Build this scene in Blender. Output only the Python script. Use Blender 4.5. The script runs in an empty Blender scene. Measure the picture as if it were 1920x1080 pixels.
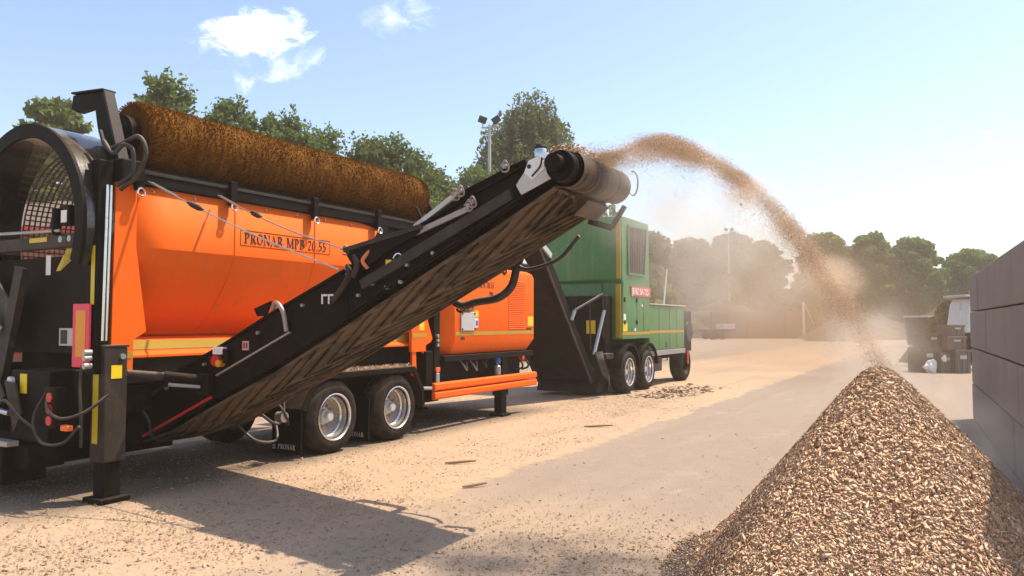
import bpy, math, random
import numpy as np
from mathutils import Vector, Matrix

R = math.radians
sc = bpy.context.scene
col = sc.collection

# ------------------------------------------------------------------ camera
cam_d = bpy.data.cameras.new('camera')
cam_d.sensor_width = 36.0
cam_d.lens = 1450 / 1920 * 36.0
cam_d.clip_start = 0.05
cam_d.clip_end = 6000
cam = bpy.data.objects.new('camera', cam_d)
cam.location = (0, 0, 1.89)
cam.rotation_euler = (R(90) + math.atan(65 / 1450), 0, 0)
col.objects.link(cam)
sc.camera = cam

# ------------------------------------------------------------------ light
SUN = Vector((0.485, 0.185, 1.0)).normalized()          # direction towards the sun
SUN_EL = math.asin(SUN.z)
sun_d = bpy.data.lights.new('sun', 'SUN')
sun_d.energy = 3.9
sun_d.angle = R(0.55)
sun_d.color = (1.0, 0.89, 0.73)
sun = bpy.data.objects.new('sun', sun_d)
sun.rotation_euler = SUN.to_track_quat('Z', 'Y').to_euler()
sun.location = (10, 4, 30)
col.objects.link(sun)

world = bpy.data.worlds.new('World')
sc.world = world
world.use_nodes = True
wt = world.node_tree
for n in list(wt.nodes):
    wt.nodes.remove(n)


def nd(t, kind, **kw):
    n = t.nodes.new(kind)
    for k, v in kw.items():
        if k.startswith('i_'):
            n.inputs[k[2:]].default_value = v
        else:
            setattr(n, k, v)
    return n


def mth(t, op, a, b=None, c=None, clamp=False):
    n = t.nodes.new('ShaderNodeMath')
    n.operation = op
    n.use_clamp = clamp
    for i, x in enumerate((a, b, c)):
        if x is None:
            continue
        if isinstance(x, (int, float)):
            n.inputs[i].default_value = x
        else:
            t.links.new(x, n.inputs[i])
    return n.outputs[0]


def vdot(t, v, c):
    n = t.nodes.new('ShaderNodeVectorMath')
    n.operation = 'DOT_PRODUCT'
    t.links.new(v, n.inputs[0])
    n.inputs[1].default_value = c
    return n.outputs['Value']


def sstep(t, x, a, b):
    n = t.nodes.new('ShaderNodeMapRange')
    n.interpolation_type = 'SMOOTHSTEP'
    n.inputs['From Min'].default_value = a
    n.inputs['From Max'].default_value = b
    t.links.new(x, n.inputs['Value'])
    return n.outputs['Result']


def mixc(t, fac, a, b, mode='MIX'):
    n = t.nodes.new('ShaderNodeMix')
    n.data_type = 'RGBA'
    n.blend_type = mode
    for sock, x in ((n.inputs[0], fac), (n.inputs[6], a), (n.inputs[7], b)):
        if isinstance(x, (int, float)):
            sock.default_value = x
        elif isinstance(x, tuple):
            sock.default_value = x if len(x) == 4 else (*x, 1)
        else:
            t.links.new(x, sock)
    return n.outputs[2]


def noise(t, vec, scale, detail=4, rough=0.55, out='Fac', dist=0.0):
    n = t.nodes.new('ShaderNodeTexNoise')
    n.inputs['Scale'].default_value = scale
    n.inputs['Detail'].default_value = detail
    n.inputs['Roughness'].default_value = rough
    n.inputs['Distortion'].default_value = dist
    if vec is not None:
        t.links.new(vec, n.inputs['Vector'])
    return n.outputs[out]


sky = nd(wt, 'ShaderNodeTexSky', sky_type='NISHITA', sun_disc=False)
sky.sun_elevation = SUN_EL
sky.sun_rotation = math.atan2(SUN.x, SUN.y)
sky.air_density = 1.0
sky.dust_density = 1.1
sky.ozone_density = 0.65
gen = nd(wt, 'ShaderNodeTexCoord').outputs['Generated']
# fair-weather clouds, placed by compass direction and height in the sky
def cloud(cx, cz, rx, rz, seed, lo, hi, dens):
    # cx, cz: tangent offsets of the cloud's centre seen from the ground (x/y, z/y)
    sep = nd(wt, 'ShaderNodeSeparateXYZ')
    wt.links.new(gen, sep.inputs[0])
    y = mth(wt, 'MAXIMUM', sep.outputs[1], 0.02)
    u = mth(wt, 'DIVIDE', mth(wt, 'SUBTRACT', mth(wt, 'DIVIDE', sep.outputs[0], y), cx), rx)
    v = mth(wt, 'DIVIDE', mth(wt, 'SUBTRACT', mth(wt, 'DIVIDE', sep.outputs[2], y), cz), rz)
    d2 = mth(wt, 'ADD', mth(wt, 'MULTIPLY', u, u), mth(wt, 'MULTIPLY', v, v))
    cmb = nd(wt, 'ShaderNodeCombineXYZ')
    wt.links.new(u, cmb.inputs[0]); wt.links.new(mth(wt, 'MULTIPLY', v, rz / rx * 1.5), cmb.inputs[1])
    cmb.inputs[2].default_value = seed
    n = noise(wt, cmb.outputs[0], 1.9, 8, 0.62, dist=0.5)
    f = mth(wt, 'SUBTRACT', mth(wt, 'MULTIPLY_ADD', n, 1.7, 0.02), mth(wt, 'MULTIPLY', mth(wt, 'POWER', d2, 1.2), 0.42))
    return mth(wt, 'MULTIPLY', sstep(wt, f, lo, hi), dens)
c1 = cloud(-0.338, 0.381, 0.070, 0.032, 3.7, 0.34, 1.12, 1.0)
c2 = cloud(-0.150, 0.408, 0.07, 0.05, 8.2, 0.66, 1.6, 0.40)
c3 = cloud(-0.345, 0.35, 0.16, 0.06, 12.9, 0.75, 1.15, 0.35)
c4 = cloud(0.61, 0.23, 0.10, 0.03, 5.1, 0.75, 1.3, 0.2)
call = mth(wt, 'MAXIMUM', mth(wt, 'MAXIMUM', c1, c2), mth(wt, 'MAXIMUM', c3, c4))
skyc = mixc(wt, call, sky.outputs[0], (10.5, 10.5, 10.5))
bg = nd(wt, 'ShaderNodeBackground')
wt.links.new(skyc, bg.inputs[0])
bg.inputs[1].default_value = 0.15
wo = nd(wt, 'ShaderNodeOutputWorld')
wt.links.new(bg.outputs[0], wo.inputs[0])

sc.view_settings.view_transform = 'Standard'
sc.view_settings.look = 'None'
sc.view_settings.gamma = 1.0
sc.view_settings.use_curve_mapping = False
sc.view_settings.exposure = 0.70
sc.render.engine = 'CYCLES'
sc.cycles.use_denoising = True
sc.cycles.max_bounces = 8
sc.cycles.use_adaptive_sampling = True
sc.cycles.adaptive_threshold = 0.025
sc.cycles.diffuse_bounces = 3
sc.cycles.glossy_bounces = 3
sc.cycles.transmission_bounces = 4
sc.cycles.transparent_max_bounces = 8
sc.cycles.volume_bounces = 2
sc.cycles.volume_step_rate = 4.0
sc.cycles.volume_max_steps = 64
sc.cycles.sample_clamp_indirect = 8

# ------------------------------------------------------------------ materials
DUST = (0.44, 0.31, 0.20)


def base_mat(name):
    m = bpy.data.materials.new(name)
    m.use_nodes = True
    t = m.node_tree
    b = t.nodes['Principled BSDF']
    return m, t, b


def paint(name, c, rough=0.45, metal=0.0, var=0.12, dust=0.5, dscale=3.0, grime=0.15, coat=0.0, spec=0.5):
    """painted / metal / rubber surface with tonal variation, grime and dust lying on upward faces"""
    m, t, b = base_mat(name)
    tc = nd(t, 'ShaderNodeTexCoord').outputs['Object']
    n1 = noise(t, tc, 2.3, 6, 0.6)
    n2 = noise(t, tc, 23, 5, 0.65)
    n3 = noise(t, tc, dscale, 7, 0.7, dist=0.4)
    dark = tuple(x * (1 - var * 1.6) for x in c)
    lite = tuple(min(1, x * (1 + var)) for x in c)
    cc = mixc(t, n1, dark, lite)
    g = sstep(t, n2, 0.55, 0.75)
    cc = mixc(t, mth(t, 'MULTIPLY', g, grime), cc, (0.10, 0.075, 0.05))
    geo = nd(t, 'ShaderNodeNewGeometry')
    nz = vdot(t, geo.outputs['Normal'], (0, 0, 1))
    up = sstep(t, nz, 0.15, 0.95)
    side = mth(t, 'MULTIPLY', sstep(t, n3, 0.42, 0.75), dust * 0.28)
    df = mth(t, 'MAXIMUM', side, mth(t, 'MULTIPLY', mth(t, 'MULTIPLY', up, sstep(t, n3, 0.25, 0.6)), dust * 1.3), clamp=True)
    df = mth(t, 'MINIMUM', df, 0.92)
    cc = mixc(t, df, cc, DUST)
    t.links.new(cc, b.inputs['Base Color'])
    rr = mth(t, 'ADD', mth(t, 'MULTIPLY', n2, 0.2), rough - 0.1)
    rr = mth(t, 'MAXIMUM', rr, mth(t, 'MULTIPLY', df, 0.9))
    t.links.new(rr, b.inputs['Roughness'])
    b.inputs['Metallic'].default_value = metal
    if metal > 0:
        t.links.new(mth(t, 'MULTIPLY', mth(t, 'SUBTRACT', 1.0, df), metal), b.inputs['Metallic'])
    b.inputs['Coat Weight'].default_value = coat
    b.inputs['Specular IOR Level'].default_value = spec
    bp = nd(t, 'ShaderNodeBump')
    bp.inputs['Strength'].default_value = 0.12
    bp.inputs['Distance'].default_value = 0.01
    t.links.new(n2, bp.inputs['Height'])
    t.links.new(bp.outputs[0], b.inputs['Normal'])
    return m


def island_mat(name, cols, rough=0.8, trans=0.0, big=None, spec=0.2):
    """loose pieces (chips, leaves, bristles): each piece takes its own tone"""
    m, t, b = base_mat(name)
    geo = nd(t, 'ShaderNodeNewGeometry')
    ramp = nd(t, 'ShaderNodeValToRGB')
    els = ramp.color_ramp.elements
    while len(els) < len(cols):
        els.new(0.5)
    for i, (p, c) in enumerate(cols):
        els[i].position = p
        els[i].color = (*c, 1)
    t.links.new(geo.outputs['Random Per Island'], ramp.inputs[0])
    cc = ramp.outputs[0]
    if big:
        tc = nd(t, 'ShaderNodeTexCoord').outputs['Object']
        n = noise(t, tc, big[0], 4, 0.6)
        cc = mixc(t, sstep(t, n, 0.35, 0.7), cc, mixc(t, 1.0, cc, (*big[1], 1), 'MULTIPLY'))
    t.links.new(cc, b.inputs['Base Color'])
    b.inputs['Roughness'].default_value = rough
    b.inputs['Specular IOR Level'].default_value = spec
    if trans > 0:
        tr = nd(t, 'ShaderNodeBsdfTranslucent')
        t.links.new(mixc(t, 1.0, cc, (1.25, 1.3, 0.7, 1), 'MULTIPLY'), tr.inputs[0])
        mx = nd(t, 'ShaderNodeMixShader')
        mx.inputs[0].default_value = trans
        t.links.new(b.outputs[0], mx.inputs[1])
        t.links.new(tr.outputs[0], mx.inputs[2])
        t.links.new(mx.outputs[0], t.nodes['Material Output'].inputs[0])
    return m


M = {}
M['orange'] = paint('orange_paint', (0.90, 0.135, 0.006), 0.6, var=0.07, dust=0.06, grime=0.10, spec=0.14)
def weather(m, col_, amount, sc_=(7.0, 7.0, 0.5)):
    # run-off streaks of dust and shallow dents on a painted panel
    t = m.node_tree
    b = t.nodes['Principled BSDF']
    src = b.inputs['Base Color'].links[0].from_socket
    tc = nd(t, 'ShaderNodeTexCoord').outputs['Object']
    mp = nd(t, 'ShaderNodeMapping'); mp.inputs['Scale'].default_value = sc_
    t.links.new(tc, mp.inputs[0])
    st = noise(t, mp.outputs[0], 1.0, 6, 0.65)
    pt = noise(t, tc, 0.9, 4, 0.6)
    f = mth(t, 'MULTIPLY', mth(t, 'MULTIPLY', sstep(t, st, 0.48, 0.74), sstep(t, pt, 0.35, 0.65)), amount)
    t.links.new(mixc(t, f, src, col_), b.inputs['Base Color'])
    bp0 = b.inputs['Normal'].links[0].from_node
    bp = nd(t, 'ShaderNodeBump'); bp.inputs['Strength'].default_value = 0.10; bp.inputs['Distance'].default_value = 0.03
    t.links.new(noise(t, tc, 2.6, 2, 0.5), bp.inputs['Height'])
    t.links.new(bp0.outputs[0], bp.inputs['Normal'])
    t.links.new(bp.outputs[0], b.inputs['Normal'])


weather(M['orange'], (0.40, 0.16, 0.06), 0.45)
M['black'] = paint('black_paint', (0.008, 0.0055, 0.0038), 0.6, var=0.2, dust=0.06, grime=0.08, spec=0.10)
M['blacksteel'] = paint('black_steel', (0.010, 0.007, 0.005), 0.7, var=0.25, dust=0.16, grime=0.15, spec=0.10)
M['darkgrey'] = paint('dark_grey_paint', (0.034, 0.027, 0.022), 0.55, var=0.2, dust=0.3, grime=0.25, spec=0.2)
M['grey'] = paint('galvanised_steel', (0.42, 0.41, 0.40), 0.42, metal=0.6, var=0.15, dust=0.35, grime=0.4)
M['palegrey'] = paint('pale_grey_paint', (0.50, 0.49, 0.47), 0.5, var=0.1, dust=0.35, grime=0.4)
M['chrome'] = paint('polished_steel', (0.72, 0.70, 0.68), 0.22, metal=0.95, var=0.06, dust=0.25, grime=0.2)
M['alloy'] = paint('wheel_alloy', (0.74, 0.72, 0.70), 0.26, metal=0.9, var=0.06, dust=0.2, grime=0.25)
M['hubsteel'] = paint('hub_steel', (0.34, 0.30, 0.26), 0.5, metal=0.4, var=0.2, dust=0.4, grime=0.5)
M['rubber'] = paint('tyre_rubber', (0.020, 0.016, 0.013), 0.85, var=0.2, dust=0.28, dscale=5, grime=0.2, spec=0.15)
M['hose'] = paint('rubber_hose', (0.014, 0.013, 0.012), 0.55, dust=0.4)
M['yellow'] = paint('yellow_reflective', (0.62, 0.46, 0.012), 0.45, var=0.1, dust=0.2)
M['stripe'] = paint('olive_yellow_stripe', (0.46, 0.27, 0.010), 0.45, var=0.1, dust=0.25)
M['label'] = paint('yellow_label', (0.85, 0.58, 0.01), 0.5, var=0.05, dust=0.1)
M['white'] = paint('white_paint', (0.78, 0.77, 0.74), 0.5, var=0.06, dust=0.3)
M['red'] = paint('red_paint', (0.55, 0.03, 0.02), 0.4, var=0.1, dust=0.2)
M['magenta'] = paint('fluorescent_red', (0.85, 0.05, 0.10), 0.5, var=0.08, dust=0.15)
M['amber'] = paint('amber_reflector', (0.80, 0.30, 0.01), 0.4, var=0.1, dust=0.15)
M['ink'] = paint('black_ink', (0.02, 0.02, 0.02), 0.6, var=0.1, dust=0.1)
M['blue'] = paint('blue_plastic', (0.03, 0.09, 0.45), 0.4, var=0.1, dust=0.2)
M['green'] = paint('green_paint', (0.045, 0.185, 0.040), 0.42, var=0.1, dust=0.5, grime=0.2, coat=0.1)
weather(M['green'], (0.26, 0.22, 0.13), 0.6)
M['mesh_dark'] = paint('dark_mesh', (0.085, 0.065, 0.05), 0.7, var=0.2, dust=0.7)
M['redlamp'] = paint('red_lamp', (0.55, 0.015, 0.02), 0.25, var=0.1, dust=0.15)
M['brick'] = paint('red_brick_wall', (0.30, 0.085, 0.05), 0.85, var=0.25, dust=0.1)
M['rooftile'] = paint('dark_roof', (0.11, 0.08, 0.07), 0.8, var=0.3, dust=0.2)
M['soil'] = paint('compost', (0.075, 0.045, 0.028), 0.95, var=0.4, dust=0.06, dscale=0.6)
M['bark'] = paint('bark', (0.13, 0.095, 0.065), 0.9, var=0.3, dust=0.1)
M['crate'] = paint('dark_crate_plastic', (0.17, 0.13, 0.095), 0.6, var=0.2, dust=0.4)
M['bag'] = paint('white_plastic_bag', (0.8, 0.8, 0.8), 0.35, var=0.05, dust=0.1)
M['kerb'] = paint('kerb_concrete', (0.42, 0.38, 0.33), 0.9, var=0.15, dust=0.3)
M['farwall'] = paint('far_concrete', (0.17, 0.125, 0.095), 0.9, var=0.2, dust=0.1, dscale=0.5)


def belt_material():
    m, t, b = base_mat('dirty_conveyor_belt')
    tc = nd(t, 'ShaderNodeTexCoord').outputs['Object']
    mp = nd(t, 'ShaderNodeMapping')
    mp.inputs['Scale'].default_value = (3.6, 0.62, 0.62)
    mp.inputs['Rotation'].default_value = (0, 0, 0.30)
    t.links.new(tc, mp.inputs[0])
    n1 = noise(t, mp.outputs[0], 2.0, 4, 0.55, dist=0.9)
    n2 = noise(t, tc, 1.3, 4, 0.6)
    n3 = noise(t, tc, 60, 3, 0.6)
    f = sstep(t, mth(t, 'ADD', mth(t, 'MULTIPLY', n1, 0.8), mth(t, 'MULTIPLY', n2, 0.3)), 0.47, 0.60)
    cc = mixc(t, f, (0.016, 0.011, 0.008), (0.105, 0.066, 0.040))
    cc = mixc(t, mth(t, 'MULTIPLY', n3, 0.22), cc, (0.13, 0.09, 0.06))
    t.links.new(cc, b.inputs['Base Color'])
    b.inputs['Roughness'].default_value = 0.75
    bp = nd(t, 'ShaderNodeBump')
    bp.inputs['Strength'].default_value = 0.3
    bp.inputs['Distance'].default_value = 0.01
    t.links.new(n3, bp.inputs['Height'])
    t.links.new(bp.outputs[0], b.inputs['Normal'])
    return m


M['belt'] = belt_material()
CHIPCOLS = [(0.0, (0.26, 0.140, 0.078)), (0.12, (0.52, 0.31, 0.19)), (0.5, (0.72, 0.465, 0.295)), (0.9, (0.84, 0.595, 0.40)), (1.0, (0.90, 0.75, 0.57))]
M['chips'] = island_mat('wood_chips', CHIPCOLS, 0.75)
M['groundchips'] = island_mat('yard_chips', [(0, (0.36, 0.24, 0.155)), (0.25, (0.52, 0.365, 0.25)), (0.7, (0.66, 0.47, 0.32)), (1, (0.86, 0.68, 0.48))], 0.8)
M['stickwood'] = paint('dry_stick', (0.30, 0.20, 0.125), 0.9, var=0.3, dust=0.3)
M['darkbits'] = island_mat('bark_bits', [(0, (0.10, 0.06, 0.035)), (1, (0.30, 0.19, 0.11))], 0.9)
M['bristle'] = island_mat('rusty_bristles', [(0.0, (0.14, 0.052, 0.005)), (0.45, (0.165, 0.064, 0.0065)), (0.8, (0.195, 0.078, 0.0085)), (1.0, (0.24, 0.105, 0.014))], 0.9, spec=0.05)
M['leaf_mid'] = island_mat('leaves_mid', [(0, (0.080, 0.112, 0.040)), (0.6, (0.125, 0.170, 0.060)), (1, (0.19, 0.24, 0.095))], 0.6, 0.45)
M['leaf_bright'] = island_mat('leaves_bright', [(0, (0.075, 0.125, 0.030)), (0.6, (0.12, 0.185, 0.045)), (1, (0.18, 0.25, 0.075))], 0.6, 0.45)
M['leaf_dark'] = island_mat('leaves_dark', [(0, (0.060, 0.088, 0.032)), (0.6, (0.095, 0.130, 0.048)), (1, (0.145, 0.18, 0.07))], 0.6, 0.4)
M['leaf_pale'] = island_mat('leaves_pale', [(0, (0.07, 0.10, 0.028)), (0.6, (0.13, 0.17, 0.05)), (1, (0.22, 0.26, 0.09))], 0.6, 0.35)
M['leaf_willow'] = island_mat('leaves_willow', [(0, (0.085, 0.105, 0.05)), (0.6, (0.13, 0.155, 0.078)), (1, (0.20, 0.225, 0.115))], 0.6, 0.4)
M['grassblade'] = island_mat('grass_blades', [(0, (0.05, 0.09, 0.02)), (1, (0.13, 0.18, 0.05))], 0.7, 0.3)
M['brushwood'] = island_mat('brushwood', [(0, (0.07, 0.06, 0.028)), (0.6, (0.12, 0.10, 0.045)), (1, (0.20, 0.14, 0.075))], 0.8, 0.1)


def glass_mat():
    m, t, b = base_mat('tinted_glass')
    b.inputs['Base Color'].default_value = (0.04, 0.05, 0.055, 1)
    b.inputs['Roughness'].default_value = 0.08
    b.inputs['Specular IOR Level'].default_value = 0.7
    return m


M['glass'] = glass_mat()


def concrete_block_mat():
    m, t, b = base_mat('concrete_block')
    tc = nd(t, 'ShaderNodeTexCoord').outputs['Object']
    oi = nd(t, 'ShaderNodeObjectInfo').outputs['Random']
    ad = nd(t, 'ShaderNodeVectorMath', operation='ADD')
    t.links.new(tc, ad.inputs[0])
    cm = nd(t, 'ShaderNodeCombineXYZ')
    t.links.new(mth(t, 'MULTIPLY', oi, 37.0), cm.inputs[0])
    t.links.new(cm.outputs[0], ad.inputs[1])
    v = ad.outputs[0]
    n1 = noise(t, v, 1.1, 6, 0.6)
    mp = nd(t, 'ShaderNodeMapping')
    mp.inputs['Scale'].default_value = (3.0, 3.0, 0.35)
    t.links.new(v, mp.inputs[0])
    n2 = noise(t, mp.outputs[0], 1.6, 5, 0.6)
    n3 = noise(t, v, 40, 4, 0.6)
    cc = mixc(t, n1, (0.235, 0.195, 0.155), (0.33, 0.28, 0.225))
    cc = mixc(t, mth(t, 'MULTIPLY', sstep(t, n2, 0.52, 0.72), 0.5), cc, (0.12, 0.10, 0.088))
    cc = mixc(t, mth(t, 'MULTIPLY', oi, 0.35), cc, (0.20, 0.175, 0.155))
    t.links.new(cc, b.inputs['Base Color'])
    b.inputs['Roughness'].default_value = 0.9
    bp = nd(t, 'ShaderNodeBump')
    bp.inputs['Strength'].default_value = 0.35
    bp.inputs['Distance'].default_value = 0.01
    t.links.new(n3, bp.inputs['Height'])
    t.links.new(bp.outputs[0], b.inputs['Normal'])
    return m


M['block'] = concrete_block_mat()

# yard frame: x along the machines (away from the camera), y inwards (left), z up
O = Vector((-2.567, 11.28, 0.0))
TH = math.atan2(0.869, 0.494)
D = Vector((math.cos(TH), math.sin(TH), 0))
Nn = Vector((-math.sin(TH), math.cos(TH), 0))


def W(s, w, h=0.0):
    return O + D * s + Nn * w + Vector((0, 0, h))


def ground_mat():
    m, t, b = base_mat('dusty_yard')
    P = nd(t, 'ShaderNodeTexCoord').outputs['Object']
    s = mth(t, 'SUBTRACT', vdot(t, P, D), O.dot(D))
    w = mth(t, 'SUBTRACT', vdot(t, P, Nn), O.dot(Nn))
    nA = noise(t, P, 0.55, 6, 0.62)
    nB = noise(t, P, 3.2, 6, 0.65)
    nC = noise(t, P, 28, 4, 0.6)
    cm = nd(t, 'ShaderNodeCombineXYZ')
    t.links.new(mth(t, 'MULTIPLY', s, 0.12), cm.inputs[0]); t.links.new(w, cm.inputs[1])
    nS = noise(t, cm.outputs[0], 1.4, 5, 0.6)
    wob = mth(t, 'ADD', mth(t, 'MULTIPLY', mth(t, 'SUBTRACT', nA, 0.5), 0.9), mth(t, 'MULTIPLY', mth(t, 'SUBTRACT', nB, 0.5), 0.45))
    wl = mth(t, 'ADD', mth(t, 'ADD', w, wob), mth(t, 'MULTIPLY', mth(t, 'SUBTRACT', noise(t, P, 11, 5, .7), 0.5), 0.7))
    stripe = mth(t, 'MULTIPLY', sstep(t, wl, -3.05, -2.86), sstep(t, wl, 4.2, 2.4))
    far = sstep(t, mth(t, 'ADD', s, mth(t, 'MULTIPLY', wob, 6.0)), 60, 25)
    stripe = mth(t, 'MULTIPLY', stripe, mth(t, 'ADD', mth(t, 'MULTIPLY', far, 0.55), 0.45))
    near = sstep(t, mth(t, 'ADD', mth(t, 'ADD', s, mth(t, 'MULTIPLY', w, -0.18)), mth(t, 'MULTIPLY', wob, 2.2)), 0.6, -1.6)
    near = mth(t, 'MULTIPLY', near, mth(t, 'ADD', mth(t, 'MULTIPLY', sstep(t, nA, 0.3, 0.6), 0.25), 0.75))
    near = mth(t, 'MULTIPLY', near, mth(t, 'ADD', mth(t, 'MULTIPLY', sstep(t, wl, -3.3, -2.7), 0.45), 0.55))
    cover = mth(t, 'MAXIMUM', stripe, near)
    asph = mixc(t, nB, (0.275, 0.210, 0.158), (0.355, 0.275, 0.210))
    asph = mixc(t, mth(t, 'MULTIPLY', sstep(t, nS, 0.5, 0.75), 0.45), asph, (0.43, 0.33, 0.245))
    sandy = mixc(t, nB, (0.41, 0.280, 0.178), (0.53, 0.38, 0.250))
    sandy = mixc(t, mth(t, 'MULTIPLY', sstep(t, nC, 0.56, 0.70), 0.35), sandy, (0.25, 0.165, 0.10))
    cc = mixc(t, cover, asph, sandy)
    trk = mth(t, 'SINE', mth(t, 'ADD', mth(t, 'MULTIPLY', w, 3.4), mth(t, 'MULTIPLY', nA, 2.5)))
    trk = mth(t, 'MULTIPLY', sstep(t, trk, 0.72, 0.98), mth(t, 'MULTIPLY', sstep(t, nS, 0.35, 0.6), sstep(t, nB, 0.35, 0.6)))
    cc = mixc(t, mth(t, 'MULTIPLY', trk, 0.30), cc, (0.22, 0.165, 0.12))
    nK = noise(t, P, 1.5, 6, 0.7)
    cc = mixc(t, mth(t, 'MULTIPLY', sstep(t, nK, 0.60, 0.74), 0.35), cc, (0.20, 0.145, 0.10))
    cc = mixc(t, mth(t, 'MULTIPLY', sstep(t, nK, 0.42, 0.28), 0.35), cc, (0.60, 0.45, 0.31))
    under_shade = mth(t, 'MULTIPLY', mth(t, 'MULTIPLY', sstep(t, w, -0.6, 0.2), sstep(t, w, 3.4, 2.6)), mth(t, 'MULTIPLY', sstep(t, s, -5, -3.8), sstep(t, s, 7.6, 6.0)))
    cc = mixc(t, mth(t, 'MULTIPLY', under_shade, 0.7), cc, (0.12, 0.09, 0.068))  # painted shade beneath the screener, mixed into the ground colour
    t.links.new(cc, b.inputs['Base Color'])
    b.inputs['Roughness'].default_value = 0.95
    b.inputs['Specular IOR Level'].default_value = 0.15
    bp = nd(t, 'ShaderNodeBump')
    bp.inputs['Strength'].default_value = 0.5
    bp.inputs['Distance'].default_value = 0.012
    t.links.new(mth(t, 'ADD', nC, nB), bp.inputs['Height'])
    t.links.new(bp.outputs[0], b.inputs['Normal'])
    return m


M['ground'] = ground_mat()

# ------------------------------------------------------------------ mesh helpers


def mesh_np(name, V, F, smooth=False):
    """V (n,3) array, F (m,k) int array of equal-sized faces"""
    V = np.asarray(V, dtype=np.float32); F = np.asarray(F, dtype=np.int32)
    me = bpy.data.meshes.new(name)
    k = F.shape[1]
    me.vertices.add(len(V)); me.vertices.foreach_set('co', V.ravel())
    me.loops.add(F.size); me.loops.foreach_set('vertex_index', F.ravel())
    me.polygons.add(len(F))
    me.polygons.foreach_set('loop_start', np.arange(0, F.size, k, dtype=np.int32))
    if smooth:
        me.polygons.foreach_set('use_smooth', np.ones(len(F), dtype=bool))
    me.update(calc_edges=True)
    return me


def link(name, me, mat, parent=None):
    o = bpy.data.objects.new(name, me)
    col.objects.link(o)
    if mat is not None and me is not None and len(me.materials) == 0:
        me.materials.append(mat if not isinstance(mat, str) else M[mat])
    if parent is not None:
        o.parent = parent
    return o


def tag(o, label=None, cat=None, group=None, kind=None):
    if label: o['label'] = label
    if cat: o['category'] = cat
    if group: o['group'] = group
    if kind: o['kind'] = kind
    return o


def empty(name, loc, rz=0.0):
    o = bpy.data.objects.new(name, None)
    o.location = loc
    o.rotation_euler = (0, 0, rz)
    o.empty_display_size = 0.3
    col.objects.link(o)
    return o


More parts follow.
